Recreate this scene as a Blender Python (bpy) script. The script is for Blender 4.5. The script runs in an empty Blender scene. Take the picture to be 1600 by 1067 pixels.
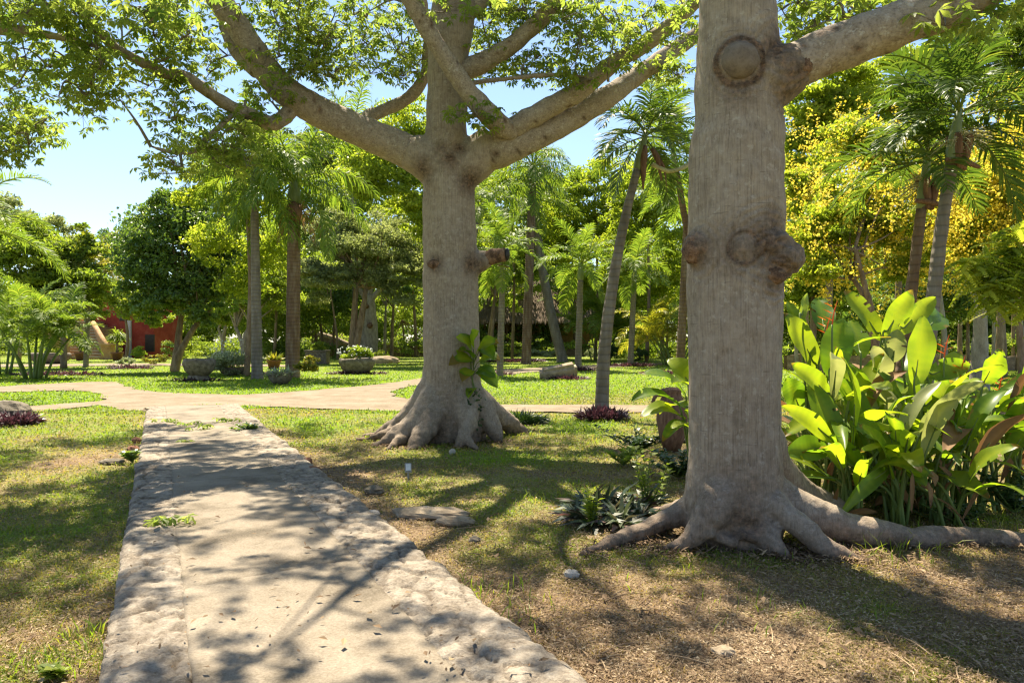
import bpy, bmesh, math, random
import numpy as np
from mathutils import Vector, Matrix
from mathutils.geometry import tessellate_polygon
R = math.radians
sc = bpy.context.scene
C = sc.collection

# ------------------------------------------------------------ camera, sky, sun, exposure
F, H, CX, CY = 1150.0, 1.6, 800.0, 533.0            # focal length in photo pixels, eye height in metres
cam = bpy.data.cameras.new('camera')
cam.sensor_width = 36.0
cam.lens = 36.0 * F / 1600.0
cam.clip_start = 0.05
cam.clip_end = 2000
co = bpy.data.objects.new('camera', cam)
co.location = (0, 0, H)
co.rotation_euler = (R(90), 0, 0)
C.objects.link(co)
sc.camera = co

SUN_AZ, SUN_EL = R(-16), R(63)                       # azimuth from +Y (negative = left), elevation
SUN = np.array([math.sin(SUN_AZ) * math.cos(SUN_EL), math.cos(SUN_AZ) * math.cos(SUN_EL), math.sin(SUN_EL)])
w = bpy.data.worlds.new('World')
sc.world = w
w.use_nodes = True
wn = w.node_tree.nodes
wl = w.node_tree.links
for nd in list(wn): wn.remove(nd)
sky = wn.new('ShaderNodeTexSky')
sky.sky_type = 'NISHITA'
sky.sun_disc = False
sky.sun_elevation = SUN_EL
sky.sun_rotation = SUN_AZ
sky.air_density = 1.0
sky.dust_density = 0.3
sky.ozone_density = 2.6
bg = wn.new('ShaderNodeBackground')
bg.inputs['Strength'].default_value = 0.072
wo = wn.new('ShaderNodeOutputWorld')
hz = wn.new('ShaderNodeHueSaturation')                # hazy, paler sky
hz.inputs['Saturation'].default_value = 0.95
wl.new(sky.outputs[0], hz.inputs['Color'])
wl.new(hz.outputs[0], bg.inputs['Color'])
wl.new(bg.outputs[0], wo.inputs['Surface'])
sl = bpy.data.lights.new('sun', 'SUN')
sl.energy = 5.0
sl.angle = R(0.53)
sl.color = (1.0, 0.895, 0.71)
so = bpy.data.objects.new('sun', sl)
so.rotation_euler = Vector(SUN).to_track_quat('Z', 'Y').to_euler()
so.location = (0, 0, 30)
C.objects.link(so)
sc.view_settings.view_transform = 'Standard'
sc.view_settings.look = 'None'
sc.view_settings.exposure = 1.64
sc.view_settings.gamma = 1.0
sc.render.engine = 'CYCLES'
sc.cycles.max_bounces = 12
sc.cycles.diffuse_bounces = 9
sc.cycles.glossy_bounces = 2
sc.cycles.transmission_bounces = 8
sc.cycles.transparent_max_bounces = 4
sc.cycles.sample_clamp_indirect = 6.0
sc.cycles.caustics_reflective = False
sc.cycles.caustics_refractive = False
sc.cycles.use_denoising = True
sc.cycles.filter_width = 1.3

# ------------------------------------------------------------ helpers
def at(px, py, Z):
    return np.array([(px - CX) / F * Z, Z, H - (py - CY) / F * Z])
def gnd(px, py):
    Z = F * H / (py - CY)
    return np.array([(px - CX) / F * Z, Z, 0.0])
def gx(px, Z):
    return np.array([(px - CX) / F * Z, Z, 0.0])

class MB:
    """collects vertices, quads and triangles and links them as ONE mesh object"""
    def __init__(s):
        s.v, s.q, s.t, s.tone, s.n = [], [], [], [], 0
    def add(s, V, q=None, t=None, tone=0.5):
        V = np.asarray(V, float).reshape(-1, 3)
        if q is not None and len(q): s.q.append(np.asarray(q, int).reshape(-1, 4) + s.n)
        if t is not None and len(t): s.t.append(np.asarray(t, int).reshape(-1, 3) + s.n)
        s.v.append(V)
        s.tone.append(np.broadcast_to(np.asarray(tone, float), (len(V),)).copy())
        s.n += len(V)
    def mesh(s, name, origin=(0, 0, 0), smooth=False, attr='tone'):
        V = np.concatenate(s.v) - np.asarray(origin, float)
        Q = np.concatenate(s.q) if s.q else np.zeros((0, 4), int)
        T = np.concatenate(s.t) if s.t else np.zeros((0, 3), int)
        return np_mesh(name, V, Q, T, smooth, {attr: np.concatenate(s.tone)})
    def build(s, name, m, parent=None, origin=(0, 0, 0), smooth=False, attr='tone'):
        return link(name, s.mesh(name, origin, smooth, attr), m, parent)

def np_mesh(name, V, Q, T, smooth=False, attrs=None):
    me = bpy.data.meshes.new(name)
    me.vertices.add(len(V))
    me.vertices.foreach_set('co', np.ascontiguousarray(V, dtype=np.float32).ravel())
    loops = np.concatenate([Q.ravel(), T.ravel()]).astype(np.int32)
    me.loops.add(len(loops))
    me.loops.foreach_set('vertex_index', loops)
    st = np.concatenate([np.arange(len(Q)) * 4, len(Q) * 4 + np.arange(len(T)) * 3]).astype(np.int32)
    me.polygons.add(len(st))
    me.polygons.foreach_set('loop_start', st)
    me.update(calc_edges=True)
    if smooth: me.polygons.foreach_set('use_smooth', np.ones(len(st), bool))
    else: me.polygons.foreach_set('use_smooth', np.zeros(len(st), bool))
    for k, a in (attrs or {}).items():
        at_ = me.attributes.new(k, 'FLOAT', 'POINT')
        at_.data.foreach_set('value', np.asarray(a, np.float32))
    return me

def link(name, me, m, parent=None):
    o = bpy.data.objects.new(name, me)
    for mm in (m if isinstance(m, (list, tuple)) else [m]):
        if mm and mm.name not in [x.name for x in me.materials if x]: me.materials.append(mm)
    C.objects.link(o)
    if parent: o.parent = parent
    return o

def tag(o, label, cat, group=None, kind=None):
    o['label'] = label
    o['category'] = cat
    if group: o['group'] = group
    if kind: o['kind'] = kind
    return o
def thing(name, label, cat, loc=(0, 0, 0), group=None):
    o = bpy.data.objects.new(name, None)
    o.empty_display_size = 0.2
    o.location = tuple(float(x) for x in loc)
    C.objects.link(o)
    return tag(o, label, cat, group)
def structure(o, label=None, cat=None):
    o['kind'] = 'structure'
    if label: o['label'] = label
    if cat: o['category'] = cat
    return o
def stuff(o, label, cat):
    return tag(o, label, cat, None, 'stuff')

# noise ------------------------------------------------------
def _h(ix, iy, iz, seed):
    x = (ix.astype(np.int64) * 374761393 + iy.astype(np.int64) * 668265263 + iz.astype(np.int64) * 1274126177 + seed * 982451653) & 0xffffffff
    x = ((x ^ (x >> 13)) * 1274126177) & 0xffffffff
    x = ((x ^ (x >> 16)) * 2246822519) & 0xffffffff
    return ((x ^ (x >> 15)) & 0xffffff) / float(0xffffff)
def vnoise(P, scale=1.0, seed=0):
    P = np.asarray(P, float) * scale
    i = np.floor(P).astype(int)
    f = P - i
    f = f * f * (3 - 2 * f)
    r = 0
    for dx in (0, 1):
        for dy in (0, 1):
            for dz in (0, 1):
                wgt = (f[:, 0] if dx else 1 - f[:, 0]) * (f[:, 1] if dy else 1 - f[:, 1]) * (f[:, 2] if dz else 1 - f[:, 2])
                r = r + wgt * _h(i[:, 0] + dx, i[:, 1] + dy, i[:, 2] + dz, seed)
    return r
def fbm(P, scale=1.0, seed=0, oct=4):
    r, a, tot = 0, 1.0, 0
    for k in range(oct):
        r = r + a * vnoise(P, scale * 2 ** k, seed + k * 17)
        tot += a
        a *= 0.5
    return r / tot
def unit(v):
    v = np.asarray(v, float)
    return v / np.maximum(np.linalg.norm(v, axis=-1, keepdims=True), 1e-9)
def sphere_dirs(rng, n):
    return unit(rng.normal(size=(n, 3)))

# curves and tubes -------------------------------------------
def catmull(P, sub):
    P = np.asarray(P, float)
    if len(P) < 2: return P
    E = np.vstack([2 * P[0] - P[1], P, 2 * P[-1] - P[-2]])
    out = []
    for i in range(1, len(E) - 2):
        a, b, c, d = E[i - 1], E[i], E[i + 1], E[i + 2]
        for k in range(sub):
            t = k / sub
            out.append(0.5 * ((2 * b) + (c - a) * t + (2 * a - 5 * b + 4 * c - d) * t * t + (3 * b - a - 3 * c + d) * t ** 3))
    out.append(P[-1])
    return np.array(out)
def tube(mb, pts, rad, n=10, sub=5, tone=0.5, wob=0.0, seed=0, cap=True):
    pts = np.asarray(pts, float)
    rad = np.broadcast_to(np.asarray(rad, float), (len(pts),))
    c = catmull(np.column_stack([pts, rad]), sub) if sub > 1 else np.column_stack([pts, rad])
    P, r = c[:, :3], np.maximum(c[:, 3], 0.001)
    m = len(P)
    T = np.gradient(P, axis=0)
    T = unit(T)
    up = np.array([0, 0, 1.0]) if abs(T[0][2]) < 0.9 else np.array([0, 1.0, 0])
    u = unit(np.cross(T[0], up))
    V = np.zeros((m, n, 3))
    an = np.arange(n) / n * 2 * math.pi
    for i in range(m):
        u = unit(u - T[i] * np.dot(u, T[i]))
        v = np.cross(T[i], u)
        V[i] = P[i] + r[i] * (np.cos(an)[:, None] * u + np.sin(an)[:, None] * v)
    V = V.reshape(-1, 3)
    if wob:
        nn = fbm(V, 1.0 / max(wob * 6, 0.05), seed, 3) - 0.5
        V = V + (V - np.repeat(P, n, axis=0)) / np.repeat(r, n)[:, None] * (nn * wob * 2)[:, None]
    i, j = np.meshgrid(np.arange(m - 1), np.arange(n), indexing='ij')
    q = np.stack([i * n + j, i * n + (j + 1) % n, (i + 1) * n + (j + 1) % n, (i + 1) * n + j], -1).reshape(-1, 4)
    t = []
    if cap:
        V = np.vstack([V, P[0], P[-1]])
        for k in range(n):
            t.append((m * n, (k + 1) % n, k))
            t.append((m * n + 1, (m - 1) * n + k, (m - 1) * n + (k + 1) % n))
    mb.add(V, q, t, tone)
    return P, r

def box(mb, c, s, rz=0.0, tone=0.5):
    c = np.asarray(c, float); s = np.asarray(s, float) / 2
    V = np.array([(x, y, z) for x in (-1, 1) for y in (-1, 1) for z in (-1, 1)], float) * s
    ca, sa = math.cos(rz), math.sin(rz)
    V = np.column_stack([V[:, 0] * ca - V[:, 1] * sa, V[:, 0] * sa + V[:, 1] * ca, V[:, 2]]) + c
    mb.add(V, [(0, 1, 3, 2), (4, 6, 7, 5), (0, 4, 5, 1), (2, 3, 7, 6), (0, 2, 6, 4), (1, 5, 7, 3)], None, tone)
def lathe(mb, c, prof, n=24, tone=0.5, sx=1.0, sy=1.0, wob=0.0, seed=0):
    prof = np.asarray(prof, float)
    an = np.arange(n) / n * 2 * math.pi
    V = np.stack([prof[:, 0][:, None] * np.cos(an) * sx, prof[:, 0][:, None] * np.sin(an) * sy, np.repeat(prof[:, 1][:, None], n, 1)], -1).reshape(-1, 3)
    if wob: V = V * (1 + wob * (fbm(V + seed, 5, seed, 3) - 0.5)[:, None])
    m = len(prof)
    i, j = np.meshgrid(np.arange(m - 1), np.arange(n), indexing='ij')
    q = np.stack([i * n + j, i * n + (j + 1) % n, (i + 1) * n + (j + 1) % n, (i + 1) * n + j], -1).reshape(-1, 4)
    mb.add(V + np.asarray(c, float), q, None, tone)
def lump(mb, c, r, seed=0, amp=0.25, sc_=2.0, n=24, tone=0.5, sq=(1, 1, 1)):
    """irregular rounded lump (stones, burls)"""
    th = np.linspace(0, math.pi, n // 2 + 1)
    ph = np.arange(n) / n * 2 * math.pi
    T, Pp = np.meshgrid(th, ph, indexing='ij')
    D = np.stack([np.sin(T) * np.cos(Pp), np.sin(T) * np.sin(Pp), np.cos(T)], -1).reshape(-1, 3)
    f = 1 + amp * 2 * (fbm(D + seed * 3.1, sc_, seed, 4) - 0.5)
    V = D * f[:, None] * np.asarray(r, float) * np.asarray(sq) + np.asarray(c, float)
    m = len(th)
    i, j = np.meshgrid(np.arange(m - 1), np.arange(n), indexing='ij')
    q = np.stack([i * n + j, (i + 1) * n + j, (i + 1) * n + (j + 1) % n, i * n + (j + 1) % n], -1).reshape(-1, 4)
    mb.add(V, q, None, tone)

def remesh(me, voxel, smooth=6):
    o = bpy.data.objects.new('remesh_source', me)
    C.objects.link(o)
    md = o.modifiers.new('r', 'REMESH'); md.mode = 'VOXEL'; md.voxel_size = voxel; md.use_smooth_shade = True
    if smooth:
        m2 = o.modifiers.new('s', 'SMOOTH'); m2.factor = 0.5; m2.iterations = smooth
    dg = bpy.context.evaluated_depsgraph_get()
    out = bpy.data.meshes.new_from_object(o.evaluated_get(dg))
    bpy.data.objects.remove(o)
    bpy.data.meshes.remove(me)
    return out
def get_co(me):
    V = np.zeros(len(me.vertices) * 3, np.float32); me.vertices.foreach_get('co', V)
    return V.reshape(-1, 3).astype(float)
def get_no(me):
    V = np.zeros(len(me.vertices) * 3, np.float32); me.vertices.foreach_get('normal', V)
    return V.reshape(-1, 3).astype(float)
def set_attr(me, k, a):
    if k in me.attributes: me.attributes.remove(me.attributes[k])
    at_ = me.attributes.new(k, 'FLOAT', 'POINT'); at_.data.foreach_set('value', np.asarray(a, np.float32))

# leaf makers (vectorised) -----------------------------------
def blades(mb, P, D, L, W, bend=0.3, tone=0.5, side=None, rng=None):
    """pointed strap leaves: base pair, mid pair, tip; D = initial direction, bends towards the ground"""
    P = np.asarray(P, float); D = unit(D); n = len(P)
    L = np.broadcast_to(np.asarray(L, float), (n,))[:, None]; W = np.broadcast_to(np.asarray(W, float), (n,))[:, None]
    bend = np.broadcast_to(np.asarray(bend, float), (n,))[:, None]
    if side is None:
        side = np.cross(D, np.array([0, 0, 1.0]) + 0.001)
        bad = np.linalg.norm(side, axis=1) < 0.05
        if bad.any(): side[bad] = (1, 0, 0)
        if rng is not None:
            side = side + np.cross(side, D) * rng.uniform(-0.8, 0.8, (n, 1))
    S = unit(side)
    M = P + D * L * 0.5
    D2 = unit(D + np.array([0, 0, -1.0]) * bend)
    Tp = M + D2 * L * 0.5
    V = np.stack([P - S * W * 0.3, P + S * W * 0.3, M + S * W * 0.5, M - S * W * 0.5, Tp], 1).reshape(-1, 3)
    b = np.arange(n)[:, None] * 5
    mb.add(V, b + np.array([[0, 1, 2, 3]]), b + np.array([[3, 2, 4]]), np.repeat(np.broadcast_to(tone, (n,)), 5))
def cards(mb, P, size, rng, up=0.6, tone=0.5, aspect=0.55, droop=0.2):
    """single broad leaves, each a folded diamond"""
    P = np.asarray(P, float); n = len(P)
    size = np.broadcast_to(np.asarray(size, float), (n,))[:, None]
    N = unit(sphere_dirs(rng, n) + np.array([0, 0, up]))
    A = sphere_dirs(rng, n) + np.array([0, 0, -droop])
    A = unit(A - N * (A * N).sum(1, keepdims=True))
    B = np.cross(N, A)
    V = np.stack([P - A * size * 0.5, P + B * size * aspect * 0.5 + N * size * 0.1, P + A * size * 0.5, P - B * size * aspect * 0.5 + N * size * 0.1], 1).reshape(-1, 3)
    b = np.arange(n)[:, None] * 4
    t = np.concatenate([b + np.array([[0, 1, 2]]), b + np.array([[0, 2, 3]])])
    mb.add(V, None, t, np.repeat(np.broadcast_to(tone, (n,)), 4))
def palmate(mb, P, size, rng, tone=0.5, k=7, tilt=0.6):
    """hand-shaped compound leaves of k drooping leaflets"""
    P = np.asarray(P, float); n = len(P)
    size = np.broadcast_to(np.asarray(size, float), (n,))
    N = unit(sphere_dirs(rng, n) * tilt + np.array([0, 0, 1.0]))
    A = sphere_dirs(rng, n); A = unit(A - N * (A * N).sum(1, keepdims=True)); B = np.cross(N, A)
    a = np.arange(k) / k * 2 * math.pi
    ang = a[None, :] + rng.uniform(-0.2, 0.2, (n, k))
    dr = rng.uniform(0.25, 0.9, (n, k))
    d = np.cos(ang)[..., None] * A[:, None] + np.sin(ang)[..., None] * B[:, None] - N[:, None] * dr[..., None]
    d = unit(d)
    s = unit(np.cross(d, N[:, None]))
    L = (size[:, None] * rng.uniform(0.75, 1.1, (n, k)))[..., None]
    W = L * 0.40
    nn = np.cross(s, d)
    p0 = P[:, None] + d * L * 0.08
    p2 = P[:, None] + d * L - N[:, None] * L * 0.1
    pm = P[:, None] + d * L * 0.58
    V = np.stack([p0, pm + s * W * 0.5 + nn * W * 0.12, p2, pm - s * W * 0.5 + nn * W * 0.12], 2).reshape(-1, 3)
    b = np.arange(n * k)[:, None] * 4
    t = np.concatenate([b + np.array([[0, 1, 2]]), b + np.array([[0, 2, 3]])])
    tn = np.repeat(np.broadcast_to(tone, (n,)), k * 4)
    mb.add(V, None, t, tn)
def cloud(mb, blobs, n, leaf, seed=0, clump=0.3, K=26, up=0.6, aspect=0.55, flat=0.65, droop=0.2, fn=None):
    """leaves gathered in uneven clumps through the crown's volume; returns the clump centres"""
    rng = np.random.default_rng(seed)
    wt = np.array([b[3] * b[5] for b in blobs]) ; wt = wt / wt.sum()
    cen = []
    for b, wgt in zip(blobs, wt):
        k = max(5, int(K * wgt * len(blobs)))
        d = sphere_dirs(rng, k) * (rng.uniform(0.15, 1.0, (k, 1)) ** 0.55)
        c = np.asarray(b[:3]) + d * np.asarray(b[3:6]) * 0.85
        rr = clump * (b[3] * b[5]) ** 0.5 * rng.uniform(0.6, 1.35, k)
        tn = np.clip(rng.normal(0.5, 0.18, k), 0, 1)
        m = max(10, int(n * wgt))
        pr = rr ** 2 / (rr ** 2).sum()
        idx = rng.choice(k, m, p=pr)
        dd = sphere_dirs(rng, m)
        dd[:, 2] = np.where(dd[:, 2] < -0.3, -dd[:, 2] * 0.6, dd[:, 2])
        P = c[idx] + dd * (rng.uniform(0, 1, (m, 1)) ** 0.42) * rr[idx][:, None] * np.array([1.15, 1.15, flat])
        P += rng.normal(0, 0.06, (m, 3)) * rr[idx][:, None]
        tone = np.clip(tn[idx] + rng.normal(0, 0.16, m), 0, 1)
        sz = leaf * rng.uniform(0.65, 1.3, m)
        if fn: fn(mb, P, sz, rng, tone)
        else: cards(mb, P, sz, rng, up, tone, aspect, droop)
        cen.append(c)
    return np.vstack(cen)
def dup(o, parent=None):
    c = o.copy(); C.objects.link(c)
    if parent: c.parent = parent
    for ch in list(o.children): dup(ch, c)
    return c

# ------------------------------------------------------------ materials
class NT:
    def __init__(s, name):
        s.m = bpy.data.materials.new(name); s.m.use_nodes = True
        s.t = s.m.node_tree
        for nd in list(s.t.nodes): s.t.nodes.remove(nd)
        s.out = s.t.nodes.new('ShaderNodeOutputMaterial')
    def n(s, typ, **kw):
        nd = s.t.nodes.new('ShaderNode' + typ)
        ins = kw.pop('ins', {})
        for k, v in kw.items(): setattr(nd, k, v)
        for k, v in ins.items():
            if hasattr(v, 'is_output'): s.t.links.new(v, nd.inputs[k])
            else: nd.inputs[k].default_value = v
        return nd
    def l(s, a, b): s.t.links.new(a, b)
    def attr(s, name='tone'): return s.n('Attribute', attribute_name=name).outputs['Fac']
    def ramp(s, fac, stops):
        r = s.n('ValToRGB'); e = r.color_ramp.elements
        while len(e) < len(stops): e.new(0.5)
        for x, (p, c) in zip(e, stops):
            x.position = p; x.color = (*c, 1.0) if len(c) == 3 else c
        s.l(fac, r.inputs[0]); return r.outputs[0]
    def coords(s, scale=(1, 1, 1), kind='Object'):
        tc = s.n('TexCoord'); mp = s.n('Mapping', ins={'Scale': scale}); s.l(tc.outputs[kind], mp.inputs['Vector'])
        return mp.outputs[0]
    def noise(s, vec, scale=1.0, detail=4.0, rough=0.55):
        nz = s.n('TexNoise', ins={'Scale': scale, 'Detail': detail, 'Roughness': rough}); s.l(vec, nz.inputs['Vector'])
        return nz.outputs['Fac']
    def mix(s, f, a, b, mode='MIX'):
        mx = s.n('MixRGB', blend_type=mode)
        for k, v in ((0, f), (1, a), (2, b)):
            if hasattr(v, 'is_output'): s.l(v, mx.inputs[k])
            else: mx.inputs[k].default_value = v if k == 0 else (*v, 1.0)
        return mx.outputs[0]
    def math(s, op, a, b=0.5, clamp=False):
        mx = s.n('Math', operation=op, use_clamp=clamp)
        for k, v in ((0, a), (1, b)):
            if hasattr(v, 'is_output'): s.l(v, mx.inputs[k])
            else: mx.inputs[k].default_value = v
        return mx.outputs[0]
    def bump(s, h, strength=0.5, dist=0.02):
        b = s.n('Bump', ins={'Strength': strength, 'Distance': dist}); s.l(h, b.inputs['Height']); return b.outputs[0]
    def bsdf(s, col, rough=0.8, spec=0.3, nrm=None):
        p = s.n('BsdfPrincipled', ins={'Roughness': rough, 'Specular IOR Level': spec})
        if hasattr(col, 'is_output'): s.l(col, p.inputs['Base Color'])
        else: p.inputs['Base Color'].default_value = (*col, 1)
        if nrm is not None: s.l(nrm, p.inputs['Normal'])
        return p.outputs[0]
    def done(s, sh):
        s.l(sh, s.out.inputs['Surface']); return s.m

def leaf_mat(name, stops, trans=0.45, rough=0.45, spec=0.35, tcol=(1.5, 1.55, 0.7), vein=False):
    """thin leaf: part reflecting, part letting light through"""
    t = NT(name)
    col = t.ramp(t.attr(), stops)
    if vein:                                           # mottled blade
        nz = t.noise(t.coords((1, 1, 1)), 9.0, 4)
        col = t.mix(0.22, col, t.ramp(nz, [(0.3, stops[-2][1]), (0.75, stops[-1][1])]))
    p = t.bsdf(col, rough, spec)
    tc = t.mix(1.0, col, tcol, 'MULTIPLY')
    tr = t.n('BsdfTranslucent'); t.l(tc, tr.inputs['Color'])
    mx = t.n('MixShader', ins={0: trans}); t.l(p, mx.inputs[1]); t.l(tr.outputs[0], mx.inputs[2])
    return t.done(mx.outputs[0])

M = {}
M['leaf_ceiba'] = leaf_mat('ceiba leaf', [(0, (0.10, 0.165, 0.036)), (0.5, (0.21, 0.27, 0.055)), (1, (0.36, 0.40, 0.10))], 0.64, 0.5, 0.3, (1.4, 1.45, 0.85))
M['leaf_dark'] = leaf_mat('dark glossy leaf', [(0, (0.065, 0.12, 0.025)), (0.6, (0.135, 0.205, 0.045)), (1, (0.26, 0.31, 0.085))], 0.46, 0.33, 0.55)
M['leaf_mid'] = leaf_mat('mid green leaf', [(0, (0.105, 0.16, 0.024)), (0.6, (0.205, 0.265, 0.04)), (1, (0.35, 0.38, 0.075))], 0.56)
M['leaf_bright'] = leaf_mat('bright green leaf', [(0, (0.15, 0.21, 0.026)), (0.6, (0.27, 0.325, 0.038)), (1, (0.44, 0.45, 0.075))], 0.6)
M['leaf_olive'] = leaf_mat('grey green leaf', [(0, (0.15, 0.185, 0.065)), (0.6, (0.26, 0.29, 0.125)), (1, (0.42, 0.44, 0.23))], 0.5, 0.5, 0.3, (1.25, 1.3, 0.8))
M['leaf_wood'] = leaf_mat('far wood leaf', [(0, (0.10, 0.16, 0.026)), (1, (0.29, 0.34, 0.07))], 0.55)
M['blossom'] = leaf_mat('yellow blossom', [(0, (0.70, 0.51, 0.03)), (1, (0.85, 0.74, 0.14))], 0.5, 0.6, 0.1, (1.05, 1.08, 0.8))
M['palm'] = leaf_mat('palm leaflet', [(0, (0.07, 0.125, 0.02)), (0.6, (0.155, 0.22, 0.035)), (1, (0.30, 0.33, 0.06))], 0.48, 0.5, 0.22)
M['palm_deep'] = leaf_mat('deep green palm leaflet', [(0, (0.04, 0.08, 0.015)), (0.6, (0.085, 0.135, 0.025)), (1, (0.19, 0.22, 0.045))], 0.42, 0.45, 0.3)
M['palm_yellow'] = leaf_mat('yellowing palm leaflet', [(0, (0.13, 0.17, 0.02)), (1, (0.42, 0.36, 0.05))], 0.5, 0.4, 0.4)
M['palm_dry'] = leaf_mat('dry palm leaflet', [(0, (0.16, 0.10, 0.05)), (1, (0.34, 0.25, 0.13))], 0.25, 0.7, 0.1, (1.2, 1.1, 0.8))
M['heliconia'] = leaf_mat('paddle leaf', [(0, (0.16, 0.085, 0.03)), (0.07, (0.20, 0.12, 0.045)), (0.12, (0.05, 0.13, 0.02)), (0.5, (0.14, 0.235, 0.024)), (1, (0.30, 0.36, 0.03))], 0.6, 0.36, 0.35, (1.6, 1.6, 0.5), True)
M['heliconia_pale'] = leaf_mat('pale paddle leaf', [(0, (0.22, 0.26, 0.09)), (1, (0.42, 0.42, 0.2))], 0.5, 0.4, 0.4, (1.2, 1.2, 0.7), True)
M['leaf_dead'] = leaf_mat('dead brown leaf', [(0, (0.11, 0.06, 0.03)), (1, (0.32, 0.19, 0.09))], 0.25, 0.7, 0.2, (1.2, 1.0, 0.7), True)
M['bract'] = leaf_mat('orange bract', [(0, (0.55, 0.08, 0.02)), (1, (0.7, 0.2, 0.03))], 0.3, 0.4, 0.4, (1.1, 0.9, 0.6))
M['purple'] = leaf_mat('purple leaf', [(0, (0.03, 0.016, 0.018)), (0.6, (0.07, 0.036, 0.04)), (1, (0.19, 0.11, 0.11))], 0.3, 0.45, 0.4, (1.3, 0.9, 1.1))
M['oyster'] = leaf_mat('oyster plant leaf', [(0, (0.035, 0.06, 0.025)), (0.55, (0.09, 0.12, 0.06)), (0.8, (0.16, 0.12, 0.09)), (1, (0.22, 0.11, 0.12))], 0.25, 0.4, 0.5, (1.2, 1.1, 0.8))
M['shrub_dark'] = leaf_mat('dark shrub leaf', [(0, (0.015, 0.04, 0.012)), (1, (0.06, 0.11, 0.03))], 0.3, 0.4, 0.5)
M['shrub_yellow'] = leaf_mat('croton leaf', [(0, (0.08, 0.12, 0.02)), (0.5, (0.18, 0.19, 0.03)), (1, (0.34, 0.25, 0.045))], 0.4)
M['shrub_lime'] = leaf_mat('lime shrub leaf', [(0, (0.14, 0.22, 0.02)), (1, (0.36, 0.42, 0.06))], 0.45)
M['shrub_silver'] = leaf_mat('silver shrub leaf', [(0, (0.18, 0.22, 0.10)), (1, (0.50, 0.54, 0.36))], 0.35, 0.5, 0.3, (1.1, 1.1, 0.8))
M['petal_white'] = leaf_mat('white petal', [(0, (0.6, 0.62, 0.66)), (1, (0.8, 0.8, 0.82))], 0.4, 0.6, 0.2, (1, 1, 1))
M['grass'] = leaf_mat('grass blade', [(0, (0.36, 0.25, 0.11)), (0.28, (0.30, 0.24, 0.085)), (0.5, (0.22, 0.235, 0.045)), (0.75, (0.16, 0.225, 0.026)), (1, (0.185, 0.29, 0.025))], 0.5, 0.5, 0.3, (1.5, 1.5, 0.6))
M['litter'] = leaf_mat('leaf litter', [(0, (0.07, 0.042, 0.024)), (0.4, (0.20, 0.132, 0.075)), (0.8, (0.35, 0.255, 0.15)), (1, (0.48, 0.38, 0.25))], 0.15, 0.75, 0.2, (1.1, 1, 0.8))

def ceiba_bark(name, stripes):
    t = NT(name)
    o = t.coords()
    mot = t.noise(o, 11.0, 6, 0.7)
    pat = t.noise(o, 1.3, 4, 0.6)
    fine = t.noise(t.coords((80, 80, 1.6)), 1.0, 6, 0.7) if stripes else t.noise(o, 42.0, 4, 0.6)
    ring = t.noise(t.coords((1.5, 1.5, 34)), 1.0, 4, 0.6)
    base = t.ramp(pat, [(0.3, (0.225, 0.168, 0.115)), (0.5, (0.305, 0.24, 0.175)), (0.72, (0.39, 0.32, 0.245))])
    base = t.mix(0.5, base, t.ramp(fine, [(0.37, (0.065, 0.045, 0.028)), (0.46, (0.26, 0.203, 0.148)), (0.62, (0.40, 0.33, 0.258))]))
    base = t.mix(0.30, base, t.ramp(mot, [(0.36, (0.12, 0.094, 0.07)), (0.52, (0.32, 0.265, 0.208)), (0.68, (0.48, 0.43, 0.36))]))
    sc_ = t.noise(t.coords((5, 5, 60)), 1.0, 3, 0.5)
    base = t.mix(t.math('MULTIPLY', t.ramp(sc_, [(0.66, (0, 0, 0)), (0.72, (1, 1, 1))]), 0.45), base, (0.085, 0.06, 0.042))
    base = t.mix(0.05, base, t.ramp(ring, [(0.38, (0.04, 0.03, 0.022)), (0.5, (0.22, 0.18, 0.14))]))
    lich = t.noise(o, 17.0, 5, 0.7)
    base = t.mix(t.math('MULTIPLY', t.ramp(lich, [(0.57, (0, 0, 0)), (0.64, (1, 1, 1))]), 0.42 if stripes else 0.65), base, (0.47, 0.425, 0.355))
    dk = t.math('MULTIPLY', t.attr('dark'), t.math('ADD', t.noise(t.coords((14, 14, 40)), 1.0, 5, 0.7), 0.45), True)
    col = t.mix(dk, base, t.ramp(t.noise(o, 22, 5, 0.7), [(0.35, (0.035, 0.022, 0.015)), (0.52, (0.11, 0.07, 0.045)), (0.72, (0.27, 0.15, 0.085))]))
    h = t.math('ADD', t.math('MULTIPLY', fine, 0.8), t.math('ADD', t.math('MULTIPLY', mot, 0.6), t.math('MULTIPLY', ring, 0.1)))
    return t.done(t.bsdf(col, 0.85, 0.2, t.bump(h, 0.8, 0.014)))
M['bark_ceiba'] = ceiba_bark('ceiba trunk bark', True)
M['bark_limb'] = ceiba_bark('ceiba limb bark', False)

def rough_mat(name, stops, scale=6.0, stretch=(1, 1, 1), rough=0.9, bump=0.5, dist=0.02, detail=6, spots=None, spec=0.2):
    t = NT(name)
    nz = t.noise(t.coords(stretch), scale, detail, 0.62)
    n2 = t.noise(t.coords(stretch), scale * 6.3, 4, 0.6)
    f = t.math('ADD', t.math('MULTIPLY', nz, 0.7), t.math('MULTIPLY', n2, 0.3))
    col = t.ramp(f, stops)
    if spots:
        s_ = t.noise(t.coords(), spots[0], 5, 0.65)
        col = t.mix(t.ramp(s_, [(spots[1], (0, 0, 0)), (spots[1] + 0.1, (1, 1, 1))]), col, spots[2])
    return t.done(t.bsdf(col, rough, spec, t.bump(f, bump, dist)))
M['burl'] = rough_mat('burl wood', [(0.34, (0.03, 0.018, 0.012)), (0.47, (0.12, 0.07, 0.042)), (0.58, (0.25, 0.15, 0.09)), (0.72, (0.36, 0.26, 0.18))], 11, (1, 1, 1), 0.9, 1.0, 0.03)
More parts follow.
